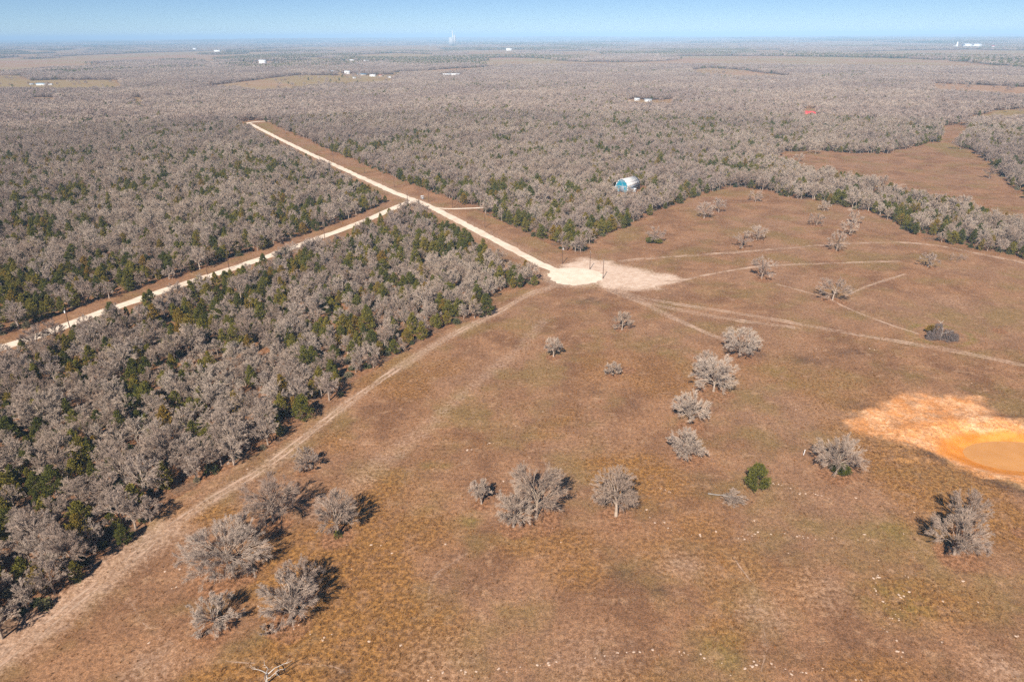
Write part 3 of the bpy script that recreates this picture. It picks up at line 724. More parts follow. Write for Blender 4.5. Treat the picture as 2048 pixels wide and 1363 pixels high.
def scatter(name, coll, X, Y, Z, rot, scl, idx, kind_label, cat):
    me = bpy.data.meshes.new(name); n = len(X)
    me.vertices.add(n); me.vertices.foreach_set('co', np.stack([X, Y, Z], 1).astype(np.float32).ravel())
    for nm, ty, arr in (('rot', 'FLOAT', rot), ('scl', 'FLOAT', scl)):
        a = me.attributes.new(nm, ty, 'POINT'); a.data.foreach_set('value', np.asarray(arr, np.float32))
    a = me.attributes.new('idx', 'INT', 'POINT'); a.data.foreach_set('value', np.asarray(idx, np.int32))
    o = link(name, me); struct(o, 'stuff', kind_label, cat)
    g = bpy.data.node_groups.new(name + '_nodes', 'GeometryNodeTree')
    g.interface.new_socket('Geometry', in_out='INPUT', socket_type='NodeSocketGeometry'); g.interface.new_socket('Geometry', in_out='OUTPUT', socket_type='NodeSocketGeometry')
    gi = g.nodes.new('NodeGroupInput'); go = g.nodes.new('NodeGroupOutput'); ip = g.nodes.new('GeometryNodeInstanceOnPoints')
    ci = g.nodes.new('GeometryNodeCollectionInfo'); ci.inputs['Collection'].default_value = coll; ci.inputs['Separate Children'].default_value = True; ci.inputs['Reset Children'].default_value = True
    def na(nm, ty):
        k = g.nodes.new('GeometryNodeInputNamedAttribute'); k.data_type = ty; k.inputs['Name'].default_value = nm; return k.outputs['Attribute']
    cx = g.nodes.new('ShaderNodeCombineXYZ'); g.links.new(na('rot', 'FLOAT'), cx.inputs[2])
    g.links.new(gi.outputs[0], ip.inputs['Points']); g.links.new(ci.outputs[0], ip.inputs['Instance']); ip.inputs['Pick Instance'].default_value = True
    g.links.new(na('idx', 'INT'), ip.inputs['Instance Index']); g.links.new(cx.outputs[0], ip.inputs['Rotation']); g.links.new(na('scl', 'FLOAT'), ip.inputs['Scale'])
    g.links.new(ip.outputs[0], go.inputs[0])
    md = o.modifiers.new('scatter', 'NODES'); md.node_group = g
    return o
def jgrid(cell, y0, y1, xmax, seed):
    r = np.random.default_rng(seed)
    ys = np.arange(y0, y1, cell); xs = np.arange(-xmax, xmax, cell)
    X, Y = np.meshgrid(xs, ys); X = X.ravel() + r.uniform(-.46, .46, X.size) * cell; Y = Y.ravel() + r.uniform(-.46, .46, Y.size) * cell
    px, py = project(X, Y, 5.0)
    k = (px > -330) & (px < 2378) & (py < 1600) & (Y > 40)
    return X[k], Y[k]
def inframe(x, y, z, m=0):
    px, py = project(x, y, z); return (px > -m) & (px < 2048 + m) & (py > 0) & (py < 1363 + m)

# near and middle woods
X, Y = jgrid(4.6, 60, 1000, 760, 11)
k = ~open_mask(X, Y) & (np.hypot(X, Y) < 1000); X, Y = X[k], Y[k]
r_ = np.random.default_rng(12)
u = r_.random(len(X)); dist = np.hypot(X, Y)
cn = .5 * fbm(X, Y, 70, 61) + .5 * fbm(X, Y, 20, 62)
pc = np.clip((cn - .38) * 2.6, .03, .6) * (1 - .35 * sstep(450, 900, dist)) + .10 + .14 * (X < -60) * (dist < 760) * (dist > 240) + .05 * (X > 0) * (dist > 330) - .05 * (dist < 220)
# the triangle of wood between the roads has more cedars in its upper half
tri = at(860, 520); pc = pc + .16 * np.exp(-((X - tri[0]) ** 2 + (Y - tri[1]) ** 2) / 60 ** 2)
gap = r_.random(len(X)) < (.06 + .25 * (vnoise(X, Y, 14, 63) > .76))
isced = (u < pc) & ~gap; isoak = (~isced) & ~gap
ox, oy = X[isoak], Y[isoak]; cx_, cy_ = X[isced], Y[isced]
o_sc = r_.uniform(.68, 1.16, len(ox)) * (1 - .25 * (vnoise(ox, oy, 30, 64) > .7)); o_rot = r_.uniform(0, 6.28, len(ox)); o_ix = r_.integers(0, len(OAK_V), len(ox))
c_sc = r_.uniform(.6, 1.12, len(cx_)); c_rot = r_.uniform(0, 6.28, len(cx_)); c_ix = r_.integers(0, len(CED_V), len(cx_))
def pick(x, y, n):
    vis = inframe(x, y, 4.0, -4); d = np.where(vis, np.hypot(x, y), 1e9); o = np.argsort(d)[:n]; m = np.zeros(len(x), bool); m[o] = True; return m
po = pick(ox, oy, 296); pcd = pick(cx_, cy_, 290)
EDGE_P = smooth(W(TRK['edge'][0]), 4); SIDE_P = smooth(ROAD_SIDE, 8); MAIN_P = smooth(ROAD_MAIN, 8)
def zone(what, kind, x, y):
    xa, ya = np.array([x]), np.array([y]); de = dseg(xa, ya, EDGE_P)[0][0]; ds, sg = dseg(xa, ya, SIDE_P); dm = dseg(xa, ya, MAIN_P)[0][0]
    if de < 13: w, g = 'on the outer edge of the wood facing the wheel track', 'facing the wheel track'
    elif dm < 20: w, g = 'at the edge of the wood beside the wide gravel road', 'beside the wide gravel road'
    elif ds[0] < 18 and sg[0] > 0: w, g = 'between the narrow side road and the wood with the wheel track', 'lining the near side of the side road'
    elif ds[0] < 24: w, g = 'at the wood edge across the narrow side road', 'lining the side road across from the triangular wood'
    elif sg[0] > 0: w, g = 'deep inside the triangular wood between wheel track and gravel roads', 'inside the triangular wood'
    else: w, g = 'inside the wood on the other side of the narrow side road', 'in the wood across the side road'
    return '%s %s' % (what, w), 'tree', '%s %s' % (kind, g)
for x, y, rz, sc, ix in zip(ox[po], oy[po], o_rot[po], o_sc[po], o_ix[po]):
    tree_root('oak_tree', OAK_V[ix][0], OAK_V[ix][1], x, y, rz, sc, *zone('bare grey oak', 'oaks', x, y))
for x, y, rz, sc, ix in zip(cx_[pcd], cy_[pcd], c_rot[pcd], c_sc[pcd], c_ix[pcd]):
    tree_root('cedar_tree', CED_V[ix][0], CED_V[ix][1], x, y, rz, sc, *zone('olive green cedar', 'cedars', x, y))
oc = source('oak_source', [joined('oak_source', *v[2], M['bark'], M['twig']) for v in OAK_V])
cc = source('cedar_source', [joined('cedar_source', *v[2], M['cedarbark'], M['cedar']) for v in CED_V])
scatter('oak_woodland', oc, ox[~po], oy[~po], height(ox[~po], oy[~po]), o_rot[~po], o_sc[~po], o_ix[~po], 'mass of bare grey oaks covering the plain behind the near wood', 'woodland')
scatter('cedar_woodland', cc, cx_[~pcd], cy_[~pcd], height(cx_[~pcd], cy_[~pcd]), c_rot[~pcd], c_sc[~pcd], c_ix[~pcd], 'green cedars dotted through the grey woods of the plain', 'woodland')
# understory brush
X, Y = jgrid(5.6, 60, 620, 480, 21); k = ~open_mask(X, Y) & (r_.random(len(X)) < .75); X, Y = X[k], Y[k]
bc = source('brush_source', [mesh_np('brush_source', *bush(700 + i, [1.1, 1.5, .9, 1.3][i], [1.3, 1.9, 1.0, 2.2][i]), [M['brush']]) for i in range(4)])
scatter('understory_brush', bc, X, Y, height(X, Y), r_.uniform(0, 6.28, len(X)), r_.uniform(.6, 1.3, len(X)), r_.integers(0, 4, len(X)), 'low green and grey brush under the bare oaks', 'brush')

# farther woods, one by one up to 2.6 km
X, Y = jgrid(6.8, 500, 2700, 2300, 31); dist = np.hypot(X, Y); om = open_mask(X, Y); lone = om & (r_.random(len(X)) < .012) & (dist > 1100); k = (~om | lone) & (dist >= 1000) & (dist < 2700); X, Y = X[k], Y[k]; dist = dist[k]
u = r_.random(len(X)); ced = u < np.clip((fbm(X, Y, 130, 71) - .44) * 1.1, .012, .4); gap = r_.random(len(X)) < .05
fo = source('far_oak_source', [joined('far_oak_source', *far_oak(800 + i, [4.0, 4.6, 3.6, 4.3, 5.0, 3.8][i], [8.4, 9.0, 8.0, 9.4, 9.0, 8.6][i]), M['bark'], M['farcrown']) for i in range(6)])
fc = source('far_cedar_source', [joined('far_cedar_source', *cedar(900 + i, [2.3, 2.9, 2.0][i], [7.0, 6.6, 8.0][i], 60, 9, .5), M['cedarbark'], M['cedar']) for i in range(3)])
k = ~ced & ~gap; n = k.sum()
scatter('far_oak_woodland', fo, X[k], Y[k], height(X[k], Y[k]), r_.uniform(0, 6.28, n), r_.uniform(.8, 1.25, n), r_.integers(0, 6, n), 'distant bare grey woods receding across the plain', 'woodland')
k = ced & ~gap; n = k.sum()
scatter('far_cedar_woodland', fc, X[k], Y[k], height(X[k], Y[k]), r_.uniform(0, 6.28, n), r_.uniform(.7, 1.3, n), r_.integers(0, 3, n), 'distant dark cedars scattered through the grey woods', 'woodland')

# the far country: stands of trees 60 m and 200 m across
def stand(seed, size, cell, R, H, cedfrac, nb):
    rg = np.random.default_rng(seed); A = []; B = []
    for gx_ in np.arange(-size / 2, size / 2, cell):
        for gy_ in np.arange(-size / 2, size / 2, cell):
            if rg.random() < .08: continue
            o = np.array([gx_ + rg.uniform(0, cell), gy_ + rg.uniform(0, cell), 0]); sc = rg.uniform(.8, 1.2)
            if rg.random() < cedfrac:
                v, t = cedar(int(rg.integers(1e6)), R * .75, H * .9, nb, 3, R * .3)[1]; B.append((v * sc + o, t))
            else:
                v, t = far_oak(int(rg.integers(1e6)), R, H, nb, R * .09)[1]; A.append((v * sc + o, t))
    Va, Ta = cat_parts(A)
    if B:
        Vb, Tb = cat_parts(B); V, T = cat_parts([(Va, Ta), (Vb, Tb)]); mi = np.r_[np.zeros(len(Ta)), np.ones(len(Tb))]
    else: V, T, mi = Va, Ta, np.zeros(len(Ta))
    return mesh_np('stand_source', V, T, [M['farcrown'], M['cedar']], mi)
for nm, r0, r1, size, cell, R, H, nb in (('stand', 2650, 9000, 60, 7.5, 4.6, 9.0, 34), ('big_stand', 8900, 27000, 190, 16, 9.5, 13.0, 16)):
    src = source(nm + '_source', [stand(1000 + i + int(size), size, cell, R, H, f_, nb) for i, f_ in enumerate((.0, .06, .03, .22, .5))])
    X, Y = jgrid(size * .92, 900, r1, r1 * .85, 41 + int(size)); dist = np.hypot(X, Y); k = ~open_mask(X, Y) & (dist > r0) & (dist < r1); X, Y = X[k], Y[k]
    cn = fbm(X, Y, 700, 73) + r_.normal(0, .05, len(X)); ix = np.where(cn > .66, 4, np.where(cn > .56, 3, r_.integers(0, 3, len(X))))
    scatter(nm + '_woodland', src, X, Y, height(X, Y), r_.integers(0, 4, len(X)) * math.pi / 2, r_.uniform(.95, 1.1, len(X)), ix, 'far blue-grey belts of woodland below the horizon', 'woodland')

# ------------------------------------------------------------------ single evergreen and dead trees of the pasture
def place(px, py):
    p = at(px, py); return p[0], p[1], float(height(*p))
def field_cedar(px, py, R, H, seed, label, cat='tree', nm='cedar_tree'):
    x, y, z = place(px, py); tr_, cr_ = cedar(seed, R, H, 130, 44, .2)
    e = tree_root(nm, mesh_np('field_cedar_trunk', *tr_, [M['cedarbark']]), mesh_np('field_cedar_crown', *cr_, [M['cedar']]), x, y, 0, 1, label, cat, z=z); return e
field_cedar(1512, 978, 3.3, 7.4, 41, 'solitary dark green cedar beside the fallen grey tree')
field_cedar(1681, 947, 2.0, 2.8, 42, 'low green cedar under the skirt of the big oak near the pond')
field_cedar(1850, 287, 3.0, 6.0, 43, 'dark cedar in the saddle behind the farther pasture')
field_cedar(1300, 485, 2.6, 2.6, 44, 'dark green bush hugging the foot of an oak near the woods corner', 'shrub', 'evergreen_shrub')
field_cedar(1316, 486, 2.2, 2.2, 45, 'second low green bush at the foot of an oak near the woods corner', 'shrub', 'evergreen_shrub')
field_cedar(1862, 664, 1.8, 2.6, 46, 'small green bush beside the collapsed vine-hung tree', 'shrub', 'evergreen_shrub')
x, y, z = place(676, 1066)
bm_ = bush(77, 1.0, 1.5, 160, .12); tag(link('yucca_shrub', mesh_np('yucca_shrub', *bm_, [M['cedar']]), None, (x + .3, y - 1.2, z)), 'spiky green shrub at the foot of a bare grey oak', 'shrub')
x, y, z = place(535, 1268); tw_b = oak(88, 1.6, 1.7, .05, 8, 6, 5, 6, 0, .5)
tree_root('bare_shrub', mesh_np('shrub_stem', *tw_b[0], [M['bark']]), mesh_np('shrub_twigs', *tw_b[1], [M['twig']]), x, y, 0, 1, 'small purplish bare shrub beside orange bare soil', 'shrub', z=z)
x, y, z = place(1915, 520); tw_b = oak(89, 5.5, 2.4, .04, 9, 6, 5, 6, -10, .4)
tree_root('bare_shrub', mesh_np('shrub_stem', *tw_b[0], [M['bark']]), mesh_np('shrub_twigs', *tw_b[1], [M['twig']]), x, y, 0, 1, 'low spread of bare brush below the upper sand track', 'shrub', z=z)
def snag(seed, H, n=4, r=.16, kids_=5):
    rg = np.random.default_rng(seed)
    TP = grow(rg, np.array([[0, 0, -.2]]), unit(np.array([[.1, 0, 1.0]])), np.array([H * .55]), 6, .12, .05)
    az = np.arange(n) * 2.4 + seed; d = unit(np.stack([np.cos(az), np.sin(az), rg.uniform(.4, 1.3, n)], 1))
    st = TP[0][rg.integers(3, 6, n)]
    LP = grow(rg, st, d, H * rg.uniform(.35, .6, n), 6, .28, .02)
    s1, d1, L1 = kids(rg, LP, H * np.full(n, .45), kids_, .3, .9, .3, .6, np.array([0, 0, H * .5]), np.array([H, H, H]), .2)
    P1 = grow(rg, s1, d1, L1, 5, .3, .02)
    return cat_parts([tubes(TP, np.array([r]), np.array([r * .6]), 7)]), cat_parts([tubes(LP, np.full(n, r * .55), np.full(n, r * .14), 5), tubes(P1, np.full(len(L1), r * .2), np.full(len(L1), .012), 4)])
def dead(px, py, H, seed, label, mat, n=4, r=.16, kk=5, rz=0):
    x, y, z = place(px, py); a_, b__ = snag(seed, H, n, r, kk)
    return tree_root('dead_tree', mesh_np('snag_trunk', *a_, [mat]), mesh_np('snag_limbs', *b__, [mat]), x, y, rz, 1, label, 'dead tree', z=z)
dead(532, 1369, 6.6, 3, 'leafless dead snag with twisted pale limbs at the lower end of the pasture', M['paledead'], 5, .2, 4, .4)
dead(287, 868, 7.5, 6, 'bleached white dead snag standing inside the dense wood', M['paledead'], 3, .2, 3, 2.0)
# collapsed, vine-hung tree
x, y, z = place(1880, 680)
a_, b__ = snag(9, 8.0, 3, .2, 3)
dr = []
rg = np.random.default_rng(4)
for (ox_, oy_, R_, H_) in ((-1.5, .3, 2.2, 6.4), (2.2, -.5, 3.0, 4.2), (-3.2, .8, 1.8, 3.2), (4.6, -.2, 2.0, 2.6)):
    n = 900; az = rg.uniform(0, 6.28, n); t = rg.random(n); rr_ = R_ * (.35 + .65 * np.sqrt(1 - t * .9)) * rg.uniform(.7, 1.05, n)
    st = np.stack([ox_ + np.cos(az) * rr_ * .6, oy_ + np.sin(az) * rr_ * .6, H_ * (.15 + .85 * t)], 1)
    d = unit(np.stack([np.cos(az) * .5, np.sin(az) * .5, np.full(n, -.7)], 1) + .4 * rg.normal(size=(n, 3)))
    dr.append(blades(rg, st, d, rg.uniform(.6, 1.3, n), np.full(n, .045)))
V_, T_ = cat_parts(dr); V_[:, 2] = np.maximum(V_[:, 2], .03)
e = tree_root('dead_tree', mesh_np('snag_trunk', *a_, [M['darkdead']]), mesh_np('vine_curtain', V_, T_, [M['vine']]), x, y, 0, 1, 'collapsed tree hung with grey vines inside a ring of green grass', 'dead tree', z=z)
link('limb', mesh_np('snag_limbs', *b__, [M['paledead']]), e)
# fallen tree lying on its side
x, y, z = place(1417, 990); x2, y2, _ = place(1492, 1006)
Lf = math.hypot(x2 - x, y2 - y); tr_, cr_ = oak(61, 3.3, Lf, .34, 15, 7, 6, 9, 5, .9, tw=.022)
def lay(vt):
    v, t = vt; w = np.stack([v[:, 2], -v[:, 1], v[:, 0] * .38], 1); w[:, 2] = np.maximum(w[:, 2] + .55 + .06 * w[:, 0], .03 + 0 * w[:, 0]); return w, t
e = tree_root('fallen_tree', mesh_np('fallen_trunk', *lay(tr_), [M['darkdead']]), mesh_np('fallen_crown', *lay(cr_), [M['twig']]), x, y, math.atan2(y2 - y, x2 - x), 1, 'uprooted bare tree lying flat on the grass near the lone cedar', 'fallen tree', z=z)

# ------------------------------------------------------------------ utility poles
pv, pt = tubes(np.array([[[0, 0, -.3], [0, 0, 3], [0, 0, 6], [0, 0, 8.7]]]), np.array([.17]), np.array([.11]), 8)
pole_me = mesh_np('pole_shaft', pv, pt, [M['pole']], smooth_=True)
iv = cat_parts([tubes(np.array([[[0, 0, 8.65], [0, 0, 8.8], [0, 0, 9.0]]]), np.array([.06]), np.array([.05]), 8), box(-.05, .05, -.24, -.10, 8.0, 8.35)])
ins_me = mesh_np('pole_insulator', *iv, [M['ceramic']])
hv = cat_parts([box(-.03, .03, -.22, .22, 7.75, 7.83), tubes(np.array([[[0, 0, 7.2], [0, 0, 7.25]]]), np.array([.16]), np.array([.16]), 8)])
band_me = mesh_np('pole_bracket', *hv, [M['grey']])
tfv = tubes(np.array([[[.32, 0, 6.9], [.32, 0, 7.0], [.32, 0, 7.75], [.32, 0, 7.8]]]), np.array([.24]), np.array([.24]), 10)
tf_me = mesh_np('pole_transformer', *tfv, [M['white']])
POLES = [((573, 277), 'last wooden pole at the far end of the verge of the straight gravel road', 0), ((667, 324), 'second wooden pole from the far end of the straight gravel road', 0), ((729, 347), 'third wooden pole from the far end of the straight gravel road', 0), ((788.8, 374), 'fourth wooden pole from the far end of the straight gravel road', 0),
         ((857.6, 404.6), 'wooden pole opposite the road junction beside the small white-topped stand', 0), ((905, 416), 'wooden pole beside the short driveway', 0), ((970, 455), 'wooden pole on the verge between driveway and turning circle', 0),
         ((1124.5, 527.5), 'wooden pole where the road widens into the turning circle, transformer on top', 1), ((1179.6, 538.6), 'wooden pole at the back edge of the turning circle', 0), ((1205.8, 557), 'wooden pole on pale sand at the end of the turning circle', 0),
         ((815.5, 408), 'wooden pole on the road corner at the junction', 0), ((760.4, 446), 'first wooden pole down the narrow side road from the junction', 0), ((649.6, 478), 'second wooden pole down the narrow side road from the junction', 0), ((458.4, 538), 'third wooden pole down the narrow side road from the junction', 0), ((415, 549), 'fourth wooden pole down the narrow side road from the junction', 0), ((141, 660), 'wooden pole with a white transformer beside the narrower side road', 1)]
for (px, lab, tf) in POLES:
    x, y, z = place(*px); e = bpy.data.objects.new('utility_pole', None); COL.objects.link(e); e.location = (x, y, z); e.rotation_euler = (0, 0, random.Random(int(x * 7)).uniform(0, 3))
    grp = 'poles along the straight gravel road' if lab is None else ('poles along the side road' if lab == 'S' else None)
    label = 'dark wooden utility pole in the row along the straight gravel road' if lab is None else ('dark wooden utility pole in the row along the narrower side road' if lab == 'S' else lab)
    tag(e, label, 'utility pole', grp)
    link('shaft', pole_me, e); link('insulator', ins_me, e); link('bracket', band_me, e)
    if tf: link('transformer', tf_me, e)

# ------------------------------------------------------------------ the arched barn in the wood
bt = NT('barn_teal'); n = bt.noise(2.2, 3, bt.obj()); n2 = bt.noise(.8, 2, bt.obj())
bt.col(bt.mix(bt.mr(n, .45, .62), (0.012, 0.22, 0.32), bt.mix(bt.mr(n2, .3, .7), (0.13, 0.27, 0.33), (0.24, 0.32, 0.36)))); M['teal'] = bt.m; bt.b.inputs['Roughness'].default_value = .5
x, y, z = place(1243, 384); BANG = math.radians(48)   # barn axis, from +X towards +Y
barn = bpy.data.objects.new('barn', None); COL.objects.link(barn); barn.location = (x, y, z); barn.rotation_euler = (0, 0, BANG)
tag(barn, 'arched metal barn with teal end wall and white roof standing in the wood', 'barn')
prof = np.array([(-4.0, 0), (-4.7, 2.6), (-4.7, 4.2), (-3.9, 6.3), (-2.4, 7.9), (-.7, 8.7), (.7, 8.7), (2.4, 7.9), (3.9, 6.3), (4.7, 4.2), (4.7, 2.6), (4.0, 0)], float)
LB = 15.5
def panel(a, b, x0, x1, th):
    (ya, za), (yb, zb) = a, b; nx_, nz_ = -(zb - za), (yb - ya); l = math.hypot(nx_, nz_); oy_, oz_ = nx_ / l * th, nz_ / l * th
    v = []
    for xx in (x0, x1):
        v += [(xx, ya, za), (xx, yb, zb), (xx, yb + oy_, zb + oz_), (xx, ya + oy_, za + oz_)]
    q_ = [(0, 1, 2, 3), (4, 7, 6, 5), (0, 4, 5, 1), (1, 5, 6, 2), (2, 6, 7, 3), (3, 7, 4, 0)]
    return np.array(v), np.array([(a, b, c) for a, b, c, d in q_] + [(a, c, d) for a, b, c, d in q_])
for i in range(len(prof) - 1):
    side = i in (0, 1, 9, 10)
    link('side_wall' if side else 'roof_panel', mesh_np('barn_panel', *panel(prof[i], prof[i + 1], 0, LB, .1), [M['slate'] if side else M['offwhite']]), barn)  # side walls get a darker metal that paints in their shade
for xe, mat_ in ((0.12, M['teal']), (LB - .15, M['grey'])):
    c = np.array([[0, 4.2]]); pr = np.vstack([prof * .985, c]); v = np.column_stack([np.full(len(pr), xe), pr]); n_ = len(prof)
    v2 = v.copy(); v2[:, 0] += .06
    tt_ = np.array([(i, i + 1, n_) for i in range(n_ - 1)] + [(n_ - 1, 0, n_)]); link('end_wall', mesh_np('barn_end', np.vstack([v, v2]), np.vstack([tt_, tt_[:, ::-1] + n_ + 1]), [mat_]), barn)
tp = []
for i in range(len(prof) - 1):
    tp.append(panel(prof[i] * 1.0, prof[i + 1] * 1.0, -.28, 0.0, .3))
link('white_trim', mesh_np('barn_trim', *cat_parts(tp), [M['white']]), barn)
dr_ = link('sliding_door', mesh_np('barn_door', *box(-.02, .09, -1.9, 1.9, .05, 3.9), [M['slate']]), barn)
link('door_rail', mesh_np('barn_rail', *box(-.12, .0, -3.6, 3.6, 3.95, 4.12), [M['white']]), dr_)
for k_ in range(7):
    link('roof_rib', mesh_np('barn_rib', *cat_parts([panel(prof[i] * np.array([1, 1]) , prof[i + 1], 1.2 + k_ * 2.1, 1.32 + k_ * 2.1, .16) for i in range(2, 9)]), [M['offwhite']]), barn)

# ------------------------------------------------------------------ houses and sheds, near to far
def house(name, px, py, L, Wd, Hw, Hr, rz, wall, roof, label, cat='house', wins=3, group=None, door=True):
    x, y, z = place(px, py); e = bpy.data.objects.new(name, None); COL.objects.link(e); e.location = (x, y, z); e.rotation_euler = (0, 0, rz); tag(e, label, cat, group)
    v = np.array([(-L / 2, -Wd / 2, 0), (L / 2, -Wd / 2, 0), (L / 2, Wd / 2, 0), (-L / 2, Wd / 2, 0), (-L / 2, -Wd / 2, Hw), (L / 2, -Wd / 2, Hw), (L / 2, Wd / 2, Hw), (-L / 2, Wd / 2, Hw), (-L / 2, 0, Hw + Hr * .95), (L / 2, 0, Hw + Hr * .95)], float)
    t = np.array([(0, 1, 5), (0, 5, 4), (2, 3, 7), (2, 7, 6), (1, 2, 6), (1, 6, 9), (1, 9, 5), (3, 0, 4), (3, 4, 8), (3, 8, 7)])
    link('wall', mesh_np(name + '_wall', v, t, [wall]), e)
    o = .04 * L + .2; ov = .3; sl_ = Hr / (Wd / 2)
    for s_ in (-1, 1):
        ye = s_ * (Wd / 2 + ov); ze = Hw - ov * sl_
        a_ = [(-L / 2 - o, ye, ze), (L / 2 + o, ye, ze), (L / 2 + o, 0, Hw + Hr), (-L / 2 - o, 0, Hw + Hr)]
        rv = np.array(a_ + [(p[0], p[1], p[2] + .14) for p in a_]); q_ = [(0, 1, 2, 3), (4, 7, 6, 5), (0, 4, 5, 1), (1, 5, 6, 2), (2, 6, 7, 3), (3, 7, 4, 0)]
        link('roof', mesh_np(name + '_roof', rv, np.array([(a, b, c) for a, b, c, d in q_] + [(a, c, d) for a, b, c, d in q_]), [roof]), e)
    wm = mesh_np(name + '_window', *box(-.55, .55, -.05, .05, 1.0, min(2.1, Hw - .3)), [M['glass']])
    for i in range(wins):
        link('window', wm, e, ((i + .5) / wins * L - L / 2 + (1.0 if i == wins // 2 else 0), -Wd / 2 - .02, 0))
    if door: link('door', mesh_np(name + '_door', *box(-.5, .5, -.06, .04, .05, 2.1), [M['grey']]), e, (L * .08 - 1.2, -Wd / 2 - .02, 0))
    return e
Wt, Ow, Gy, Tn = M['white'], M['offwhite'], M['grey'], M['tan']
house('shed', 1217, 377, 2.6, 2.0, 2.0, .5, .3, Wt, Wt, 'small white shed to the side of the teal barn', 'shed', 1)
house('shed', 1228, 378.5, 2.0, 1.8, 1.6, .4, 1.0, Tn, Wt, 'low tan box shed between white shed and teal barn', 'shed', 0)
house('shed', 1269, 384, 2.0, 1.4, 2.2, .3, .8, Wt, Wt, 'narrow white cabinet shed against the side wall of the barn', 'shed', 0)
house('house', 1273.5, 201, 8, 5, 2.6, 1.4, .1, Wt, Wt, 'white cottage by the distant lane, the smaller of two', 'house')
house('house', 1296, 203, 11, 6, 2.8, 1.6, -.1, Wt, Gy, 'longer white cottage with grey roof by the distant lane', 'house', 3)
house('mobile_home', 84, 170.5, 23, 6, 3.4, 1.6, .05, Wt, M['bluegrey'], 'long white house with blue-grey roof in the far green field', 'house', 5)
house('shed', 101, 170.2, 10, 5, 2.6, .8, .05, Wt, Wt, 'white shed to the side of the long white house in the far green field', 'shed', 1)
house('shed', 64, 169.5, 9, 5, 2.5, .9, .2, Gy, Gy, 'grey outbuilding beside the long white house in the far green field', 'shed', 1)
house('barn', 695, 148, 15, 13, 6.5, 2.5, .1, Wt, Wt, 'square white barn beyond the far pasture settlement', 'barn', 2)
house('house', 724, 151, 24, 9, 3, 1.8, .05, Tn, M['bluegrey'], 'long low house with blue roof in the far settlement', 'house', 4)
house('house', 746, 153, 16, 9, 4, 2.0, -.2, Wt, Ow, 'white house in the middle of the far settlement', 'house', 3)
house('house', 762, 153, 12, 8, 3, 1.5, .5, Tn, M['rust'], 'small house with rust-red roof in the far settlement', 'house', 2)
house('shed', 779, 156, 8, 5, 3, 1, 0, Wt, Wt, 'white shed at the end of the far settlement', 'shed', 1)
house('shed', 709, 157, 8, 6, 2.8, 1, 0, Ow, Gy, 'pale shed on the green slope of the far settlement', 'shed', 1)
house('house', 667, 144.5, 14, 8, 3.5, 1.8, 0, Gy, Gy, 'grey farmhouse among trees left of the square white barn', 'house', 2)
house('barn', 894, 152, 21, 9, 4.5, 1.6, .05, Wt, Wt, 'long white poultry barn standing in the far woods, the bigger of a pair', 'barn', 4)
house('barn', 911, 150.5, 24, 8, 3.4, 1.2, .05, Wt, Wt, 'lower white barn of a pair in the far woods', 'barn', 4)
house('barn', 526, 128, 26, 16, 12, 4, .05, Wt, Wt, 'tall white barn alone before the blue distance', 'barn', 3)
house('house', 553, 128, 16, 9, 4, 2, .05, Wt, Gy, 'small white farmhouse near the tall white barn', 'house', 2)
house('house', 703, 123, 20, 10, 6, 2, 0, Wt, Wt, 'white farm building on the ridge beyond the settlement', 'house', 2)
house('house', 733, 123, 24, 10, 4, 2, 0, Wt, Gy, 'long pale farm building on the ridge beyond the settlement', 'house', 3)
house('house', 1018, 101.5, 40, 20, 12, 5, 0, Wt, Wt, 'large white homestead on a tan rise below the horizon', 'house', 4)
house('house', 435, 103.5, 45, 20, 8, 4, 0, Wt, Wt, 'long white building far off on the blue plain', 'house', 4)
house('house', 390, 99.5, 30, 20, 9, 4, 0, Wt, Wt, 'white building far off beside the long one on the blue plain', 'house', 3)
house('warehouse', 1934, 94, 62, 40, 18, 6, .05, Wt, Wt, 'bright white warehouse with pale roof near the horizon, first of two', 'warehouse', 4)
house('warehouse', 1952, 94, 58, 40, 17, 6, .05, Wt, Wt, 'bright white warehouse near the horizon, on the tan pasture side', 'warehouse', 4)
house('warehouse', 1928.5, 95, 24, 20, 8, 3, .05, Ow, Ow, 'low pale annex beside the two white warehouses', 'warehouse', 2)
house('warehouse', 1985, 95.5, 22, 18, 10, 4, 0, Wt, M['red'], 'small red-roofed building past the white warehouses', 'warehouse', 1)
x, y, z = place(1913, 95)
e = bpy.data.objects.new('grain_elevator', None); COL.objects.link(e); e.location = (x, y, z); tag(e, 'white grain elevator tower beside the far warehouses', 'elevator')
link('tower', mesh_np('elevator_tower', *tubes(np.array([[[0, 0, 0], [0, 0, 20], [0, 0, 36]]], float), np.array([7.0]), np.array([5.0]), 12), [Wt]), e)
link('cap', mesh_np('elevator_cap', *tubes(np.array([[[0, 0, 36], [0, 0, 38], [0, 0, 40]]], float), np.array([5.2]), np.array([.2]), 12), [Ow]), e)
link('annex', mesh_np('elevator_annex', *box(-26, -7.2, -8, 8, 0, 11), [Ow]), e)
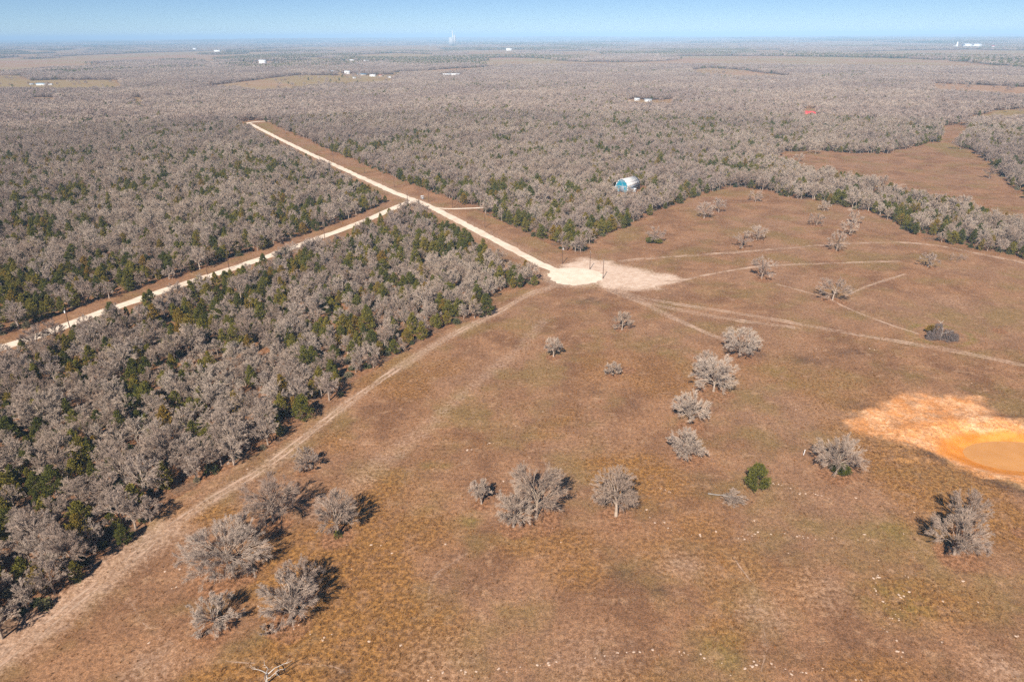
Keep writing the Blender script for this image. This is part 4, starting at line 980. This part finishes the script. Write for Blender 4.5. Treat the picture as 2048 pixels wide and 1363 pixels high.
# power station on the horizon
d = ray(905, 75); s_ = 8000 / d[1]; x, y = d[0] * s_, 8000.0; z = float(height(x, y))
e = bpy.data.objects.new('power_station', None); COL.objects.link(e); e.location = (x, y, z); tag(e, 'hazy power station with one tall white chimney on the horizon', 'power station')
link('chimney', mesh_np('station_chimney', *tubes(np.array([[[0, 0, 0], [0, 0, 70], [0, 0, 150 - z]]], float), np.array([5.5]), np.array([3.6]), 14), [Wt]), e)
link('boiler_house', mesh_np('station_boiler', *box(12, 33, -14, 14, 0, 106 - z), [Gy]), e)
link('turbine_hall', mesh_np('station_hall', *box(-38, 11.7, -16, 11, 0, 84 - z), [Gy]), e)
link('stack', mesh_np('station_stack', *tubes(np.array([[[26, 0, 105 - z], [26, 0, 118 - z]]], float), np.array([2.2]), np.array([2.0]), 10), [Gy]), e)
# red heap among the trees, rusty heap beside the barn
def heap(px, py, rx, ry, h, mat, label, nm):
    x, y, z = place(px, py); a = np.linspace(0, 2 * math.pi, 33)[:-1]; rows = []
    for t_, hh in ((1, 0), (.8, .55), (.5, .85), (.2, 1)):
        w = t_ * (1 + .14 * np.sin(a * 3 + px) + .09 * np.sin(a * 7))
        rows.append(np.stack([np.cos(a) * rx * w, np.sin(a) * ry * w, h * hh * (1 + .2 * np.sin(a * 5)) - .05 * (hh == 0)], 1))
    V = np.vstack(rows + [[[0, 0, h * 1.02]]]); k = np.arange(32); k1 = (k + 1) % 32; T = []
    for r_i in range(3): T += [np.stack([r_i * 32 + k, r_i * 32 + k1, r_i * 32 + 32 + k1], 1), np.stack([r_i * 32 + k, r_i * 32 + 32 + k1, r_i * 32 + 32 + k], 1)]
    T.append(np.stack([96 + k, 96 + k1, np.full(32, 128)], 1))
    return tag(link(nm, mesh_np(nm, V, np.vstack(T), [mat]), None, (x, y, z)), label, 'heap')
heap(1616, 226, 11, 17, 2.2, M['red'], 'bright red low heap showing through distant bare trees', 'red_heap')
heap(1350, 372, 2.6, 3.2, 1.6, M['rust'], 'rust-orange brush heap in the wood near the barn', 'rusty_heap')
# white-topped stand, white marker post
x, y, z = place(845, 398); e = bpy.data.objects.new('meter_stand', None); COL.objects.link(e); e.location = (x, y, z); tag(e, 'small white-topped stand on the road verge at the junction', 'stand')
link('canopy', mesh_np('stand_canopy', *cat_parts([box(-1.1, 1.1, -.7, .7, 1.9, 2.02), box(-1.0, 1.0, -.6, .6, 2.02, 2.1)]), [Wt]), e)
for sx in (-.9, .9):
    for sy in (-.5, .5): link('leg', mesh_np('stand_leg', *box(sx - .05, sx + .05, sy - .05, sy + .05, 0, 1.9), [Gy]), e)
link('cabinet', mesh_np('stand_cabinet', *box(-.5, .5, -.3, .3, .05, 1.2), [Gy]), e)
x, y, z = place(1607, 909); e = bpy.data.objects.new('marker_post', None); COL.objects.link(e); e.location = (x, y, z); e.rotation_euler = (0, .12, 0); tag(e, 'thin white marker post in the grass beside the big oak near the pond', 'post')
link('post', mesh_np('marker_shaft', *tubes(np.array([[[0, 0, -.1], [0, 0, .8], [0, 0, 1.5]]]), np.array([.09]), np.array([.09]), 8), [Wt]), e)
link('cap', mesh_np('marker_cap', *tubes(np.array([[[0, 0, 1.5], [0, 0, 1.56], [0, 0, 1.62]]]), np.array([.12]), np.array([.06]), 8), [Wt]), e)

# ------------------------------------------------------------------ burrow mounds of pale sand
rg = np.random.default_rng(3)
MV = []
for i in range(5):
    a = np.linspace(0, 2 * math.pi, 10)[:-1]; rj = rg.uniform(.8, 1.2, 9)
    V = np.vstack([np.stack([np.cos(a) * rj, np.sin(a) * rj * .85, np.full(9, -.03)], 1), np.stack([np.cos(a) * rj * .55, np.sin(a) * rj * .5, rg.uniform(.22, .3, 9)], 1), [[rg.uniform(-.1, .1), 0, .34]]])
    k = np.arange(9); k1 = (k + 1) % 9
    MV.append(mesh_np('sand_mound', V, np.concatenate([np.stack([k, k1, 9 + k1], 1), np.stack([k, 9 + k1, 9 + k], 1), np.stack([9 + k, 9 + k1, np.full(9, 18)], 1)]), [M['mound']]))
chains = [([(1472, 1078), (1500, 1066), (1540, 1067), (1600, 1074), (1640, 1076), (1740, 1078)], 26), ([(850, 1358), (930, 1345), (1010, 1340), (1080, 1330), (1150, 1320), (1230, 1305), (1300, 1302), (1380, 1305), (1450, 1325)], 34),
          ([(1755, 1120), (1750, 1180), (1770, 1205), (1785, 1225), (1780, 1250), (1760, 1255), (1785, 1275), (1800, 1295), (1812, 1318)], 26), ([(1815, 1150), (1805, 1180), (1795, 1205), (1805, 1220), (1790, 1240)], 14),
          ([(1540, 965), (1570, 972), (1600, 985), (1640, 990), (1660, 1000)], 18), ([(1450, 1350), (1520, 1325), (1590, 1345), (1650, 1340), (1720, 1355)], 20), ([(450, 1120), (360, 1170), (320, 1178), (300, 1180)], 7),
          ([(520, 1270), (560, 1255), (620, 1262), (640, 1275), (700, 1262)], 12), ([(1320, 975), (1345, 990), (1370, 1000)], 8), ([(1290, 1010), (1310, 1045), (1360, 1062), (1420, 1075)], 12), ([(930, 900), (980, 885), (1010, 890)], 9),
          ([(1620, 700), (1700, 690), (1770, 705)], 10), ([(1640, 875), (1620, 900)], 3)]
MLAB = ['in the string curving below the fallen tree and lone cedar', 'in the long string across the lower end of the pasture', 'in the winding string below the dense pale oak and pond', 'in the short branch string beside the winding string below the pond', 'scattered below the lone cedar towards the big pond oak', 'clustered where the footpath ends in tall grass', 'beside the widest dome oak and the wheel track', 'round the orange soil of the spreading oak', 'in the grass between upright lone oak and fallen tree', 'trailing away from the upright oak on russet grass', 'in the open grass behind the broad round oak', 'along the double track beside the dark grass patch', 'near the white marker post']
mp = []; ml = []
for (px, n), lb in zip(chains, MLAB):
    P = smooth(W(px), .5); ii_ = np.sort(rg.integers(0, len(P), n)); mp += [tuple(P[i] + rg.normal(0, .35, 2)) for i in ii_]; ml += [lb] * n
ml += ['standing singly in the brown grass of the pasture'] * 300
while len(mp) < 285:
    px, py = rg.uniform(250, 2040), rg.uniform(720, 1360); p = at(px, py)
    if inpoly(np.array([p[0]]), np.array([p[1]]), FIELD)[0] and rg.random() < vnoise(p[0], p[1], 25, 92) ** 2 * 1.6 and not inpoly(np.array([p[0]]), np.array([p[1]]), CLAY)[0]: mp.append((p[0], p[1]))
for i, (x, y) in enumerate(mp[:290]):
    o = link('sand_mound', MV[i % 5], None, (x, y, float(height(x, y))), rg.uniform(0, 6)); s_ = .09 + .22 * rg.random() ** 1.6; o.scale = (s_ * rg.uniform(.8, 1.5), s_, s_ * rg.uniform(.5, .9))
    tag(o, 'small pale sand mound ' + ml[i], 'mound', 'burrow mounds ' + ml[i])

# ------------------------------------------------------------------ russet tall grass
n = 110000; gxr = rg.uniform(-100, 190, n); gyr = rg.uniform(72, 235, n)
px, py = project(gxr, gyr, 0.0); k = (px > -120) & (px < 2170) & (py < 1420); gxr, gyr = gxr[k], gyr[k]
inside = inpoly(gxr, gyr, FIELD)
ixg = np.searchsorted(gx, gxr); iyg = np.searchsorted(gy, gyr); gi_ = iyg * nx + ixg
dens = .10 + .42 * tall[gi_]; dens *= np.clip(1 - 1.6 * sand[gi_] - 2 * clay[gi_] - .6 * litter[gi_], 0, 1)
k = inside & (rg.random(len(gxr)) < dens); gxr, gyr = gxr[k], gyr[k]
def tuft(seed):
    rg2 = np.random.default_rng(seed); m = 16; a = rg2.uniform(0, 6.28, m); st = np.stack([np.cos(a) * .16 * rg2.random(m), np.sin(a) * .16 * rg2.random(m), np.zeros(m)], 1)
    d = unit(np.stack([np.cos(a) * .45, np.sin(a) * .45, np.ones(m)], 1) + .2 * rg2.normal(size=(m, 3)))
    return mesh_np('tuft_source', *blades(rg2, st, d, rg2.uniform(.35, .8, m), np.full(m, .016)), [M['grass']])
gc = source('tuft_source', [tuft(i) for i in range(4)])
scatter('tall_grass', gc, gxr, gyr, height(gxr, gyr), rg.uniform(0, 6.28, len(gxr)), rg.uniform(.5, 1.05, len(gxr)), rg.integers(0, 4, len(gxr)), 'russet bunch grass growing across the pasture', 'grass')

# ------------------------------------------------------------------ haze
hv_, ht_ = box(-60000, 60000, -1500, 50000, -90, 160)
hm = bpy.data.materials.new('haze'); hm.use_nodes = True; hm.node_tree.nodes.clear()
ho = hm.node_tree.nodes.new('ShaderNodeOutputMaterial'); pvn = hm.node_tree.nodes.new('ShaderNodeVolumePrincipled')
pvn.inputs['Color'].default_value = (0.47, 0.72, 1.0, 1); pvn.inputs['Density'].default_value = 1.0e-4; pvn.inputs['Anisotropy'].default_value = -0.3
hm.node_tree.links.new(pvn.outputs[0], ho.inputs['Volume'])
hz = link('haze', mesh_np('haze', hv_, ht_, [hm])); struct(hz, 'stuff', 'thin blue haze over the plain', 'haze')
